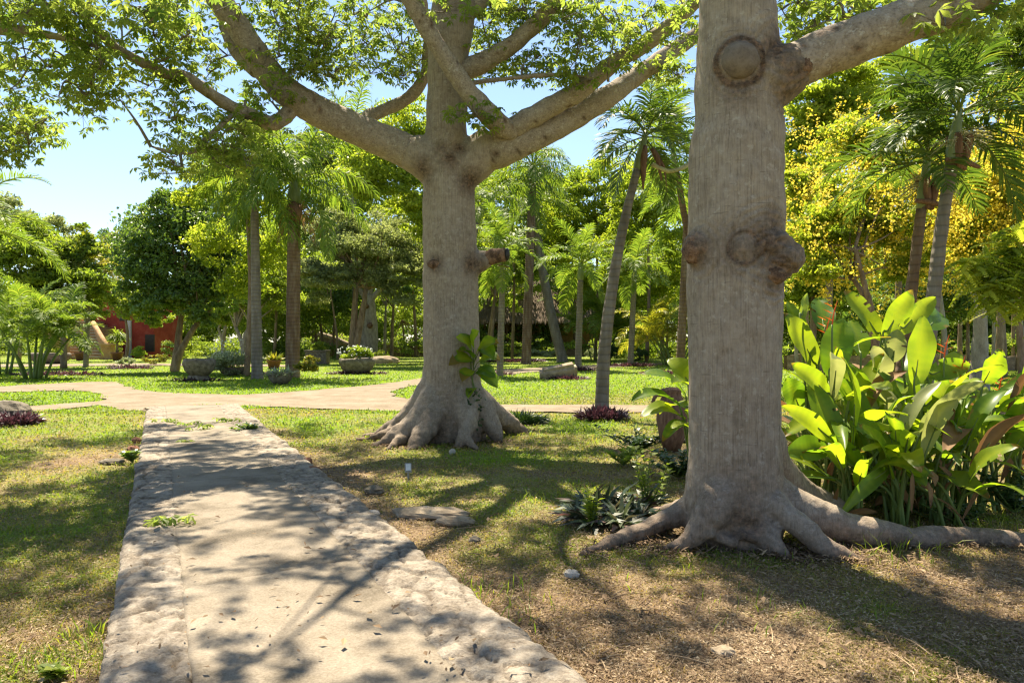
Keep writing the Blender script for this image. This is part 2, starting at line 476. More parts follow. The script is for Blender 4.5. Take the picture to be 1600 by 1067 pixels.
M['stub_wood'] = rough_mat('healed wood', [(0.3, (0.09, 0.068, 0.05)), (0.5, (0.165, 0.13, 0.10)), (0.7, (0.23, 0.19, 0.15))], 9, (1, 1, 1), 0.85, 0.4, 0.008)
M['bark_brown'] = rough_mat('brown bark', [(0.32, (0.09, 0.06, 0.04)), (0.5, (0.22, 0.155, 0.10)), (0.7, (0.36, 0.28, 0.20))], 3, (2, 2, 0.6), 0.9, 0.6, 0.03)
M['bark_grey'] = rough_mat('grey bark', [(0.32, (0.14, 0.115, 0.09)), (0.5, (0.28, 0.24, 0.195)), (0.7, (0.42, 0.38, 0.32))], 3, (2, 2, 0.7), 0.9, 0.5, 0.03)
M['twig'] = rough_mat('twig bark', [(0.32, (0.10, 0.085, 0.065)), (0.7, (0.30, 0.26, 0.21))], 14, (1, 1, 1), 0.9, 0.2, 0.01)
def palm_trunk_mat(name, a, b, c):
    t = NT(name)
    ring = t.n('TexWave', wave_type='BANDS', bands_direction='Z', ins={'Scale': 1.9, 'Distortion': 2.2, 'Detail': 3.0, 'Detail Scale': 1.5})
    t.l(t.coords(), ring.inputs['Vector'])
    nz = t.noise(t.coords((3, 3, 0.7)), 1.6, 5, 0.6)
    col = t.ramp(nz, [(0.3, a), (0.5, b), (0.7, c)])
    col = t.mix(t.ramp(ring.outputs['Fac'], [(0.0, (0.4, 0.4, 0.4)), (0.16, (0, 0, 0))]), col, tuple(x * 0.45 for x in a))
    f = t.math('ADD', ring.outputs['Fac'], nz)
    return t.done(t.bsdf(col, 0.85, 0.2, t.bump(f, 0.4, 0.03)))
M['palm_trunk'] = palm_trunk_mat('palm trunk', (0.12, 0.10, 0.076), (0.185, 0.156, 0.12), (0.25, 0.22, 0.178))
M['palm_trunk_brown'] = palm_trunk_mat('brown palm trunk', (0.10, 0.06, 0.034), (0.17, 0.11, 0.068), (0.25, 0.195, 0.14))
M['crownshaft'] = rough_mat('crownshaft', [(0.3, (0.12, 0.16, 0.05)), (0.7, (0.24, 0.27, 0.10))], 3, (3, 3, 0.6), 0.45, 0.1, 0.01, spec=0.4)
M['sheath'] = rough_mat('dry sheath', [(0.3, (0.07, 0.04, 0.028)), (0.5, (0.18, 0.10, 0.065)), (0.7, (0.32, 0.20, 0.13))], 4, (6, 6, 0.8), 0.8, 0.5, 0.02)
M['fruit_stalk'] = rough_mat('flower stalk', [(0.3, (0.28, 0.26, 0.13)), (0.7, (0.52, 0.48, 0.28))], 8, (1, 1, 1), 0.8, 0.2)
M['stem_green'] = rough_mat('green stem', [(0.3, (0.07, 0.12, 0.025)), (0.7, (0.17, 0.22, 0.05))], 5, (1, 1, 0.3), 0.5, 0.1, spec=0.4)
M['stone'] = rough_mat('weathered stone', [(0.34, (0.05, 0.042, 0.03)), (0.48, (0.14, 0.118, 0.088)), (0.66, (0.26, 0.225, 0.175))], 7, (1, 1, 1), 0.95, 0.8, 0.03, spots=(2.5, 0.55, (0.15, 0.125, 0.085)))
M['stone_tan'] = rough_mat('tan stone', [(0.3, (0.17, 0.125, 0.08)), (0.5, (0.31, 0.24, 0.16)), (0.7, (0.42, 0.34, 0.25))], 6, (1, 1, 1), 0.95, 0.8, 0.02)
M['stone_white'] = rough_mat('pale limestone', [(0.3, (0.24, 0.20, 0.155)), (0.6, (0.45, 0.40, 0.33))], 12, (1, 1, 1), 0.9, 0.6, 0.01)
M['terracotta'] = rough_mat('terracotta', [(0.3, (0.13, 0.06, 0.035)), (0.6, (0.25, 0.12, 0.07))], 6, (1, 1, 1), 0.85, 0.3, 0.01)
M['stucco_red'] = rough_mat('red painted stucco', [(0.3, (0.17, 0.03, 0.02)), (0.5, (0.31, 0.05, 0.03)), (0.72, (0.36, 0.11, 0.07))], 1.1, (1, 1, 1), 0.9, 0.2, 0.02)
M['stucco_pale'] = rough_mat('pale stucco', [(0.3, (0.42, 0.40, 0.37)), (0.7, (0.58, 0.56, 0.52))], 2, (1, 1, 1), 0.9, 0.2, 0.02)
M['stucco_ochre'] = rough_mat('ochre stone', [(0.3, (0.24, 0.125, 0.055)), (0.5, (0.40, 0.24, 0.12)), (0.72, (0.50, 0.35, 0.21))], 2.5, (1, 1, 1), 0.9, 0.5, 0.03)
M['window_dark'] = rough_mat('dark opening', [(0.3, (0.02, 0.02, 0.02)), (0.7, (0.05, 0.045, 0.04))], 3, (1, 1, 1), 0.3, 0.05)
M['thatch'] = rough_mat('thatch', [(0.3, (0.06, 0.045, 0.03)), (0.5, (0.15, 0.11, 0.075)), (0.7, (0.27, 0.21, 0.15))], 4, (4, 4, 1), 0.95, 0.9, 0.06)
M['wall_ruin'] = rough_mat('old rubble wall', [(0.3, (0.10, 0.07, 0.045)), (0.5, (0.23, 0.165, 0.11)), (0.7, (0.38, 0.30, 0.21))], 3, (1, 1, 1.6), 0.95, 0.9, 0.05)
M['timber'] = rough_mat('dark timber', [(0.3, (0.05, 0.03, 0.02)), (0.7, (0.14, 0.09, 0.06))], 5, (4, 4, 0.6), 0.8, 0.3)
M['metal_grey'] = rough_mat('painted metal', [(0.3, (0.16, 0.16, 0.16)), (0.7, (0.26, 0.26, 0.25))], 20, (1, 1, 1), 0.45, 0.1, 0.005, spec=0.5)
M['lamp_glass'] = rough_mat('frosted lamp glass', [(0.3, (0.5, 0.52, 0.52)), (0.7, (0.66, 0.67, 0.66))], 9, (1, 1, 1), 0.25, 0.05, 0.003, spec=0.5)

# ground, path ------------------------------------------------
t = NT('lawn soil')
o = t.coords()
g = t.attr('green')
n1 = t.noise(o, 3.0, 8, 0.7); n2 = t.noise(o, 28.0, 6, 0.7); n3 = t.noise(o, 0.6, 3, 0.5)
soil = t.ramp(t.math('ADD', t.math('MULTIPLY', n1, 0.45), t.math('MULTIPLY', n2, 0.55)), [(0.32, (0.07, 0.044, 0.028)), (0.47, (0.18, 0.122, 0.074)), (0.58, (0.285, 0.205, 0.13)), (0.72, (0.40, 0.31, 0.205))])
gr = t.ramp(t.math('ADD', t.math('MULTIPLY', n3, 0.4), t.math('MULTIPLY', n2, 0.6)), [(0.3, (0.09, 0.12, 0.018)), (0.52, (0.165, 0.21, 0.026)), (0.72, (0.27, 0.28, 0.055))])
gm = t.math('ADD', g, t.math('MULTIPLY', t.math('SUBTRACT', n2, 0.5), 1.1), True)
col = t.mix(gm, soil, gr)
M['lawn'] = t.done(t.bsdf(col, 0.95, 0.1, t.bump(t.math('ADD', n2, t.math('MULTIPLY', n1, 0.7)), 0.8, 0.03)))

t = NT('trodden dirt')
o = t.coords()
n1 = t.noise(o, 1.2, 8, 0.7); n2 = t.noise(o, 30.0, 6, 0.75)
col = t.ramp(t.math('ADD', t.math('MULTIPLY', n1, 0.55), t.math('MULTIPLY', n2, 0.45)), [(0.32, (0.11, 0.083, 0.053)), (0.46, (0.195, 0.153, 0.105)), (0.64, (0.29, 0.24, 0.178))])
M['dirt'] = t.done(t.bsdf(col, 0.95, 0.1, t.bump(n2, 0.6, 0.02)))

t = NT('old concrete')
o = t.coords()
n1 = t.noise(o, 1.6, 8, 0.65); n2 = t.noise(o, 70.0, 5, 0.75); n3 = t.noise(o, 9.0, 5, 0.7)
col = t.ramp(n1, [(0.36, (0.085, 0.066, 0.044)), (0.46, (0.20, 0.163, 0.118)), (0.64, (0.285, 0.24, 0.183))])
col = t.mix(0.35, col, t.ramp(n2, [(0.36, (0.05, 0.04, 0.028)), (0.5, (0.19, 0.16, 0.12)), (0.66, (0.33, 0.285, 0.225))]))
col = t.mix(t.math('MULTIPLY', t.ramp(n3, [(0.55, (0, 0, 0)), (0.72, (1, 1, 1))]), 0.5), col, (0.11, 0.088, 0.06))
col = t.mix(t.attr('joint'), col, (0.045, 0.035, 0.025))
M['concrete'] = t.done(t.bsdf(col, 0.9, 0.2, t.bump(t.math('ADD', n2, t.math('MULTIPLY', n3, 0.8)), 0.4, 0.008)))

t = NT('rough kerb stone')
o = t.coords()
n1 = t.noise(o, 3.0, 8, 0.7); n2 = t.noise(o, 45.0, 6, 0.75); n3 = t.noise(o, 12.0, 6, 0.75)
col = t.ramp(t.math('ADD', t.math('MULTIPLY', n1, 0.5), t.math('MULTIPLY', n3, 0.5)), [(0.35, (0.10, 0.078, 0.056)), (0.46, (0.255, 0.21, 0.16)), (0.58, (0.40, 0.345, 0.275))])
col = t.mix(0.3, col, t.ramp(n2, [(0.38, (0.06, 0.047, 0.034)), (0.62, (0.40, 0.345, 0.28))]))
col = t.mix(t.attr('joint'), col, (0.07, 0.05, 0.035))
M['kerb'] = t.done(t.bsdf(col, 0.95, 0.15, t.bump(t.math('ADD', t.math('MULTIPLY', n2, 0.6), n3), 1.0, 0.025)))

# ------------------------------------------------------------ ground layout
PO = np.array([-1.933, 3.446]); PD = np.array([-0.4322, 0.9018]); PN = np.array([0.9018, 0.4322])
PW, PV0, PV1 = 2.01, -6.0, 15.3                      # path width, start and end along its direction
def path_uv(x, y):
    dx, dy = x - PO[0], y - PO[1]
    return dx * PN[0] + dy * PN[1], dx * PD[0] + dy * PD[1]
def poly_in(px, py, poly):
    poly = np.asarray(poly); r = np.zeros(len(px), bool); j = len(poly) - 1
    for i in range(len(poly)):
        xi, yi = poly[i]; xj, yj = poly[j]
        c = ((yi > py) != (yj > py)) & (px < (xj - xi) * (py - yi) / (yj - yi + 1e-12) + xi)
        r ^= c; j = i
    return r
DIRT_PX = [[(-400, 606), (0, 604), (90, 599), (150, 596.5), (185, 597), (196, 603), (205, 608), (250, 613), (300, 616), (380, 617), (450, 613), (560, 604), (640, 594), (680, 587), (760, 579),
            (860, 573), (960, 569), (1100, 565), (1100, 568), (960, 573), (860, 579), (760, 587), (690, 598), (640, 603), (614, 611), (618, 620), (660, 628), (720, 632), (800, 633), (900, 633), (1000, 633), (1200, 632),
            (1200, 644), (1000, 645), (900, 645), (800, 644), (700, 645), (560, 641), (450, 637), (345, 633), (290, 637), (232, 641), (215, 643), (180, 640), (166, 633), (80, 642), (0, 647), (-400, 664), (-400, 650), (0, 639), (100, 631), (158, 627), (164, 620), (140, 612), (100, 610.5), (0, 613), (-400, 618)],
           [(-300, 571), (40, 569), (200, 567.5), (290, 568), (420, 569.5), (480, 571), (480, 573.5), (420, 572.5), (290, 571.5), (200, 571), (40, 573), (-300, 575)]]
DIRT = [[tuple(gnd(*p)[:2]) for p in poly] for poly in DIRT_PX]
def n2(x, y, s, seed=0, oct=3): return fbm(np.column_stack([x, y, np.zeros_like(x)]), s, seed, oct)
def green_at(x, y):
    """how grassy the ground is, 0 bare to 1 lush"""
    x = np.asarray(x, float); y = np.asarray(y, float)
    u, v = path_uv(x, y)
    g = np.full(len(x), 0.42)
    g = np.where(y > 17.5, 0.95, g)
    left = (u < 0)
    g = np.where(left & (y <= 17.5), 0.66, g)
    def blob(cx, cy, rx, ry, a): return a * np.exp(-((x - cx) / rx) ** 2 - ((y - cy) / ry) ** 2)
    near = y <= 17.5
    g = g + near * (~left) * (blob(-4.2, 14.3, 2.2, 2.6, 0.55) + blob(0.8, 14.0, 2.4, 2.6, 0.40) + blob(-0.4, 10.5, 2.2, 1.2, 0.22) + blob(0.2, 7.6, 0.9, 0.8, 0.28))
    g = g - near * (~left) * (blob(2.0, 4.2, 3.2, 1.7, 0.30) + blob(4.5, 5.0, 2.0, 1.6, 0.3) + blob(-1.9, 9.3, 0.8, 2.0, 0.28) + blob(2.0, 10, 1.6, 2.2, 0.12))
    g = g - near * left * (blob(-6.0, 9.6, 0.6, 1.6, 0.5) + blob(-2.9, 4.0, 0.6, 0.7, 0.35) + blob(-8.2, 15.2, 1.4, 1.2, 0.3))
    far = ~near
    g = g - far * (blob(3.0, 19.5, 5.0, 2.2, 0.45) + blob(6, 23, 5, 3, 0.2)) 
    g = g + (n2(x, y, 0.9, 3) - 0.5) * np.where(near, 0.95, 0.35) + (n2(x, y, 3.2, 8) - 0.5) * np.where(near, 0.6, 0.2)
    # worn strip beside the kerb
    g = g - 0.3 * near * np.exp(-((u - PW - 0.15) / 0.25) ** 2) - 0.15 * near * np.exp(-((u + 0.1) / 0.12) ** 2)
    return np.clip(g, 0, 1)

xs = np.unique(np.concatenate([np.linspace(-900, -60, 14), np.linspace(-60, -14, 70), np.arange(-14, 14, 0.16), np.linspace(14, 60, 70), np.linspace(60, 900, 14)]))
ys = np.unique(np.concatenate([np.linspace(-300, -6, 10), np.arange(-6, 20, 0.16), np.linspace(20, 60, 90), np.linspace(60, 130, 30), np.linspace(130, 1500, 14)]))
GX, GY = np.meshgrid(xs, ys, indexing='ij')
gxv, gyv = GX.ravel(), GY.ravel()
nx, ny = len(xs), len(ys)
gz = (n2(gxv, gyv, 0.7, 5) - 0.5) * 0.05 * np.clip(1 - np.hypot(gxv, gyv) / 60, 0, 1) - 0.012
I, J = np.meshgrid(np.arange(nx - 1), np.arange(ny - 1), indexing='ij')
q = np.stack([I * ny + J, (I + 1) * ny + J, (I + 1) * ny + J + 1, I * ny + J + 1], -1).reshape(-1, 4)
me = np_mesh('lawn', np.column_stack([gxv, gyv, gz]), q, np.zeros((0, 3), int), True, {'green': green_at(gxv, gyv)})
structure(link('lawn', me, M['lawn']), 'lawn of green and dried grass under the trees', 'lawn')

def dirt_sheet(name, poly, label, z, seed):
    P = np.array(poly); out = []
    for a, b in zip(P, np.roll(P, -1, axis=0)):
        k = max(1, int(np.linalg.norm(b - a) / 0.35))
        for i in range(k): out.append(a + (b - a) * i / k)
    out = np.array(out)
    out = out + (np.column_stack([n2(out[:, 0], out[:, 1], 1.3, seed), n2(out[:, 0], out[:, 1], 1.3, seed + 9)]) - 0.5) * 0.55
    tris = tessellate_polygon([[Vector((p[0], p[1], 0)) for p in out]])
    V = np.column_stack([out, np.full(len(out), z)])
    T = []
    for a, b, c in tris:
        n = np.cross(V[b][:2] - V[a][:2], V[c][:2] - V[a][:2])
        T.append((a, b, c) if n > 0 else (a, c, b))
    structure(link(name, np_mesh(name, V, np.zeros((0, 4), int), np.array(T), False), M['dirt']), label, 'path')
dirt_sheet('dirt_path', DIRT[0], 'pale trodden dirt path crossing the lawn', 0.022, 21)
dirt_sheet('dirt_path', DIRT[1], 'pale far path in front of the red building', 0.03, 33)

# concrete walk with rough stone kerbs
def uv_sheet(u0, u1, du, dv, zf, jf, v0, v1, edge0=0, edge1=0, seed=0):
    us = np.linspace(u0, u1, max(2, int((u1 - u0) / du) + 1)); vs = np.arange(v0, v1 + dv / 2, dv)
    U, Vv = np.meshgrid(us, vs, indexing='ij'); u, v = U.ravel(), Vv.ravel()
    sh0 = (n2(v, v * 0, 1.1, seed) - 0.5) * edge0 * 2 + (n2(v, v * 0, 5.5, seed + 1) - 0.5) * edge0
    sh1 = (n2(v, v * 0, 1.1, seed + 4) - 0.5) * edge1 * 2 + (n2(v, v * 0, 5.5, seed + 5) - 0.5) * edge1
    k = (u - u0) / (u1 - u0)
    uu = u + sh0 * (1 - k) + sh1 * k
    z, j = zf(uu, v, k)
    X = PO[0] + uu * PN[0] + v * PD[0]; Y = PO[1] + uu * PN[1] + v * PD[1]
    a, b = len(us), len(vs)
    I, J = np.meshgrid(np.arange(a - 1), np.arange(b - 1), indexing='ij')
    q = np.stack([I * b + J, (I + 1) * b + J, (I + 1) * b + J + 1, I * b + J + 1], -1).reshape(-1, 4)
    V = np.column_stack([X, Y, z])
    # skirts down into the ground along both long edges and both ends
    n0 = len(V)
    ring = np.concatenate([np.arange(b), (np.arange(a) * b + b - 1)[1:], ((a - 1) * b + np.arange(b))[::-1][1:], (np.arange(a) * b)[::-1][1:-1]])
    W = V[ring].copy(); W[:, 2] = -0.08
    V = np.vstack([V, W]); r2 = np.roll(ring, -1); k0 = n0 + np.arange(len(ring)); k1 = np.roll(k0, -1)
    q = np.vstack([q, np.stack([ring, r2, k1, k0], -1)])
    return V, q, np.concatenate([j, np.zeros(len(W))])
LK, RK = 0.40, 0.52
def z_slab(u, v, k):
    z = 0.066 + (n2(u, v, 1.2, 41) - 0.5) * 0.02 + (n2(u, v, 9, 42) - 0.5) * 0.006
    j = np.zeros(len(u))
    for v_, sl in ((1.17, 0.14), (4.9, 0.05), (8.6, -0.05), (12.2, 0.04)):
        d = np.abs(v - v_ - (u - 1) * sl - (n2(u, v * 0, 6, 50) - 0.5) * 0.03)
        j = np.maximum(j, np.clip(1 - d / 0.014, 0, 1) * np.clip(n2(u, v, 2.5, 51) * 2.2 - 0.2, 0, 1))
    return z - j * 0.012, j
V, q, j = uv_sheet(LK - 0.02, PW - RK + 0.02, 0.03, 0.024, z_slab, None, PV0, PV1 + 0.1, 0.015, 0.015, 2)
structure(link('footpath', np_mesh('footpath', V, q, np.zeros((0, 3), int), True, {'joint': j}), M['concrete']), 'worn grey concrete footpath', 'footpath')
_rs = np.random.default_rng(77)
def z_kerb(seed, base):
    cells = _rs.uniform(size=(260, 2)) * np.array([0.62, PV1 - PV0 + 0.6]) + np.array([-0.05, PV0 - 0.3])
    ch = _rs.uniform(-0.007, 0.007, 260)
    def f(u, v, k):
        ul = u if seed == 0 else u - (PW - RK)
        w1 = (n2(u, v, 5, 61 + seed) - 0.5) * 0.16; w2 = (n2(u, v, 5, 71 + seed) - 0.5) * 0.16
        d1 = np.full(len(u), 9.0); d2 = np.full(len(u), 9.0); hh = np.zeros(len(u))
        for (cu, cv), h_ in zip(cells, ch):
            d = np.hypot((ul + w1 - cu) * 1.0, (v + w2 - cv) * 0.8)
            m = d < d1
            d2 = np.where(m, d1, np.minimum(d2, d)); hh = np.where(m, h_, hh); d1 = np.where(m, d, d1)
        e = d2 - d1
        crack = np.clip(1 - e / 0.022, 0, 1) * np.clip(n2(u, v, 3.1, 95 + seed) * 2.6 - 0.5, 0, 1)
        edge = np.minimum(k, 1 - k)
        z = base + hh + (n2(u, v, 2.0, 81 + seed, 4) - 0.5) * 0.012 + (n2(u, v, 15, 91 + seed, 4) - 0.5) * 0.016 - np.clip(n2(u, v, 9, 97 + seed, 4) - 0.58, 0, 1) * 0.08 - crack * 0.03
        outer = k if seed == 0 else 1 - k
        z = z - np.clip(1 - outer / 0.16, 0, 1) ** 2 * (0.01 + 0.035 * n2(u, v, 4, 87 + seed))
        inner = 1 - outer
        z = z - np.clip(1 - inner / 0.1, 0, 1) ** 2 * 0.018
        return np.maximum(z, 0.0), crack * 0.8
    return f
for side, (u0, u1) in enumerate(((0.0, LK), (PW - RK, PW))):
    V, q, j = uv_sheet(u0, u1, 0.02, 0.02, z_kerb(side, 0.075), None, PV0, PV1, 0.03 if side == 0 else 0.012, 0.012 if side == 0 else 0.04, 5 + side * 7)
    structure(link('stone_kerb', np_mesh('stone_kerb', V, q, np.zeros((0, 3), int), True, {'joint': j}), M['kerb']), 'rough weathered stone kerb on the %s edge of the concrete footpath' % ('left', 'right')[side], 'kerb')

# ------------------------------------------------------------ ceiba trees
def dark_attr(V, spots):
    d = np.zeros(len(V))
    for sp in spots:
        c, r, s = sp[:3]
        dist = np.linalg.norm(V - np.asarray(c), axis=1)
        if len(sp) > 3:                                 # a dark seam round a healed cut
            d = np.maximum(d, s * np.clip(1.2 - np.abs(dist - r) / sp[3], 0, 1))
        else:
            d = np.maximum(d, s * np.clip(1.25 - dist / r, 0, 1) ** 0.8)
    return np.clip(d * (0.55 + 0.9 * fbm(V, 7, 3, 3)), 0, 1)
def finish_bark(me, spots, origin, seed, amp):
    V = get_co(me); N = get_no(me)
    ang_noise = fbm(V * np.array([1, 1, 0.12]), 9.0, seed, 3) - 0.5
    lump_noise = fbm(V, 3.0, seed + 5, 4) - 0.5
    low = np.clip(1.0 - V[:, 2] / 0.9, 0, 1)
    wr = (fbm(V, 11.0, seed + 9, 4) - 0.5) * low * amp * 2.6
    V = V + N * (ang_noise * amp * 0.6 + lump_noise * amp * (1.0 + 2.6 * low) + wr)[:, None]
    for sp in spots:                                    # callus folds round old branch scars
        if len(sp) > 3 or sp[2] >= 1.0:
            d = np.linalg.norm(V - np.asarray(sp[0]), axis=1); Rr = sp[1]
            dd = d + (fbm(V, 9, 31, 2) - .5) * .08
            k = np.clip(1 - np.abs(d - Rr * 1.1) / (Rr * .75), 0, 1)
            V = V + N * (np.sin(dd * 105) * .0075 * k * np.clip(amp / .018, .8, 1.5))[:, None]
    dk = dark_attr(V, spots)
    soil = np.clip(1 - V[:, 2] / .30, 0, 1) * .62 * (0.4 + fbm(V, 4, 77, 3)) + np.clip(1 - V[:, 2] / .9, 0, 1) * .22   # soil and damp clinging to the roots
    dk = np.clip(np.maximum(dk, soil), 0, 1)
    V = V - np.asarray(origin)
    me.vertices.foreach_set('co', V.astype(np.float32).ravel())
    set_attr(me, 'dark', dk)
    me.polygons.foreach_set('use_smooth', np.ones(len(me.polygons), bool))
    me.update()
LIMBPTS = {}
def limb(name, root, key, pts, rads, origin, rng, label=None, n=18, scars=6):
    rads = np.asarray(rads) * (0.92 if key == 'mid' else 1.0)
    mb = MB()
    P, r = tube(mb, pts, rads, n=n, sub=12, wob=0.025, seed=int(rng.integers(1000)))
    V = np.concatenate(mb.v)
    spots = []
    for k in range(int(scars * 2.2)):
        i = int(rng.integers(0, len(V) - 2))
        spots.append((V[i], max(.03, r.mean() * rng.uniform(0.14, 0.34)), rng.uniform(0.9, 1.6)))
    mb.tone = [dark_attr(V, spots)]
    o = mb.build(name, M['bark_limb'], root, origin, True, 'dark')
    if label: o['label'] = label
    LIMBPTS.setdefault(key, []).append(P[2:])
    return o
def taper_extend(pts, rads, end, r_end):
    return list(pts) + [np.asarray(end, float)], list(rads) + [r_end]

# --- middle ceiba
O1 = np.array([-1.02, 12.1, 0.0])
Z1 = 12.1
root1 = thing('ceiba_tree', 'grey barked ceiba in the middle with low forking limbs and flared roots beside the footpath', 'tree', O1, 'smooth grey ceiba trees')
mb = MB()
def A1(px, py, dz=0.0): return at(px, py, Z1 + dz)
tube(mb, [A1(706, 712), A1(706, 660), A1(706, 610), A1(705, 560), A1(705, 480), A1(704, 400), A1(702, 330), A1(701, 270), A1(700, 235), A1(699, 200), A1(700, 100), A1(710, 0), A1(716, -110), A1(722, -240), A1(726, -420)],
     [0.56, 0.56, 0.49, 0.462, 0.455, 0.445, 0.425, 0.41, 0.37, 0.335, 0.335, 0.36, 0.29, 0.2, 0.1], n=40, sub=6, wob=0.03)
roots1 = [  # (start height, mid, end, r0, r1)
    [(-1.25, 12.0, 0.95), (-1.62, 12.1, 0.42), (-2.05, 12.35, 0.12), (-2.55, 12.5, -0.06)],
    [(-1.20, 11.9, 0.80), (-1.45, 11.6, 0.40), (-1.75, 11.45, 0.15), (-2.15, 11.3, -0.05)],
    [(-1.15, 11.8, 0.6), (-1.3, 11.5, 0.3), (-1.42, 11.25, 0.1), (-1.55, 10.95, -0.08)],
    [(-0.85, 11.9, 0.85), (-0.72, 11.62, 0.45), (-0.72, 11.4, 0.2), (-0.86, 11.1, -0.05)],
    [(-0.80, 12.0, 0.95), (-0.45, 11.95, 0.45), (-0.3, 11.85, 0.18), (-0.18, 11.7, -0.08)],
    [(-0.80, 12.3, 0.8), (-0.3, 12.6, 0.35), (0.1, 12.9, 0.05), (0.4, 13.1, -0.1)],
    [(-1.2, 12.4, 0.8), (-1.5, 12.9, 0.35), (-1.9, 13.3, 0.05), (-2.2, 13.5, -0.1)]]
for rt in roots1:
    tube(mb, rt, [0.22, 0.2, 0.135, 0.06], n=14, sub=5, wob=0.03)
for rt in ([(-1.6, 11.5, 0.2), (-1.75, 11.2, 0.06), (-1.9, 10.9, -0.03)], [(-0.75, 11.4, 0.2), (-0.6, 11.1, 0.05), (-0.4, 10.8, -0.03)], [(-1.9, 12.2, 0.2), (-2.2, 12.0, 0.04), (-2.6, 11.9, -0.03)]):
    tube(mb, rt, [0.09, 0.065, 0.03], n=10, sub=4)
# thick collars where the two big limbs leave the trunk
tube(mb, [A1(702, 275), A1(672, 252), A1(640, 236)], [0.36, 0.36, 0.30], n=24, sub=5)
tube(mb, [A1(703, 278), A1(738, 252), A1(775, 222)], [0.36, 0.36, 0.32], n=24, sub=5)
tube(mb, [A1(715, 422), A1(745, 410), A1(765, 402)], [0.22, 0.19, 0.13], n=18, sub=4)
me = remesh(mb.mesh('trunk'), 0.032, 7)
spots1 = [(A1(703, 250, -0.36), 0.16, 1.0), (A1(690, 232, -0.34), 0.14, 0.9), (A1(718, 232, -0.34), 0.14, 0.9), (A1(664, 262, -0.25), 0.22, 0.8), (A1(735, 285, -0.25), 0.26, 0.9), (A1(672, 280, -0.25), 0.14, 0.6),
          (A1(678, 412, -0.42), 0.17, 0.9), (A1(742, 412, -0.3), 0.22, 1.0), (A1(755, 425, -0.2), 0.16, 0.9), (A1(690, 668, -0.5), 0.42, 0.7), (A1(700, 630, -0.55), 0.34, 0.4), (A1(700, 5, -0.3), 0.2, 0.5), (A1(735, 8, -0.3), 0.16, 0.7)]  # spots between the roots paint the hollow's shade into the bark
finish_bark(me, spots1, O1, 4, 0.035)
link('trunk', me, M['bark_ceiba'], root1)
rng = np.random.default_rng(5)
L = lambda *a: [A1(*x) for x in a]
limb('limb', root1, 'mid', L((690, 256), (640, 238), (600, 220), (530, 190, -.3), (465, 155, -.6), (430, 125, -.7), (400, 85, -.9), (372, 40, -1.1), (345, 0, -1.3), (300, -80, -1.6), (250, -170, -1.8), (190, -260, -2)),
     [0.27, 0.30, 0.29, 0.27, 0.255, 0.235, 0.215, 0.20, 0.185, 0.15, 0.10, 0.04], O1, rng, scars=16)
limb('limb', root1, 'mid', L((402, 110, -.8), (380, 88, -.75), (362, 60, -.7), (350, 25, -.6), (325, -10, -.5), (285, -70, -.2), (260, -150)), [0.15, 0.15, 0.14, 0.13, 0.115, 0.08, 0.03], O1, rng)
limb('limb', root1, 'mid', L((462, 165, -.6), (440, 186, -.7), (423, 193, -.9), (398, 182, -1.2), (350, 160, -1.6), (296, 124, -2.0), (261, 115, -2.3), (191, 81, -2.7), (159, 54, -3), (121, 13, -3.3), (90, -40, -3.6), (50, -110, -4)),
     [0.11, 0.125, 0.12, 0.10, 0.09, 0.088, 0.084, 0.07, 0.06, 0.05, 0.04, 0.02], O1, rng)
limb('limb', root1, 'mid', L((390, 178, -1.3), (365, 180, -1.5), (340, 200, -1.7), (322, 218, -1.8), (300, 238, -1.9), (262, 236, -2.1), (235, 228, -2.2)), [0.05, 0.05, 0.045, 0.04, 0.035, 0.025, 0.01], O1, rng, n=8, scars=2)
limb('limb', root1, 'mid', L((560, 200, .1), (575, 183, .5), (600, 172, .7), (640, 152, .8), (662, 122, .8), (668, 80, .9), (664, 20, 1.0), (655, -60, 1.3), (640, -150, 1.5)), [0.10, 0.12, 0.12, 0.11, 0.105, 0.09, 0.075, 0.05, 0.02], O1, rng)
limb('limb', root1, 'mid', L((712, 268), (752, 245), (790, 230, -.1), (850, 205, -.1), (900, 180), (955, 147), (1000, 115, .2), (1090, 52, .5), (1180, -30, .8), (1280, -120, 1)), [0.29, 0.31, 0.31, 0.25, 0.22, 0.19, 0.165, 0.13, 0.08, 0.03], O1, rng, scars=12)
limb('limb', root1, 'mid', L((775, 225, -.15), (800, 202, -.3), (850, 172, -.4), (900, 145, -.5), (960, 98, -.6), (1010, 68, -.8), (1090, 0, -1.1), (1170, -90, -1.4), (1230, -170, -1.6)), [0.2, 0.2, 0.18, 0.165, 0.14, 0.125, 0.11, 0.07, 0.03], O1, rng, scars=10)
limb('limb', root1, 'mid', L((800, 208, -.3), (782, 196, -.5), (764, 178, -.62), (729, 140, -.72), (688, 80, -.85), (656, 25, -1), (637, -5, -1.1), (590, -90, -1.5), (540, -180, -1.8)), [0.17, 0.185, 0.18, 0.165, 0.15, 0.14, 0.13, 0.09, 0.03], O1, rng, scars=10)
limb('limb', root1, 'mid', L((712, 118), (735, 106, -.1), (765, 92, -.2), (800, 70, -.3), (845, 30, -.5), (875, -5, -.7), (930, -90, -1), (980, -170, -1.2)), [0.15, 0.185, 0.165, 0.155, 0.14, 0.12, 0.08, 0.03], O1, rng, scars=8)
limb('limb', root1, 'mid', L((720, 132), (740, 129, -.2), (800, 122, -.4), (860, 117, -.6), (920, 120, -.8), (960, 130, -.9)), [0.05, 0.045, 0.04, 0.035, 0.02, 0.008], O1, rng, n=8, scars=2)
limb('limb', root1, 'mid', L((700, 20), (688, -10, .1), (660, -90, .2), (600, -200, .4), (540, -300, .5)), [0.14, 0.15, 0.12, 0.08, 0.03], O1, rng)
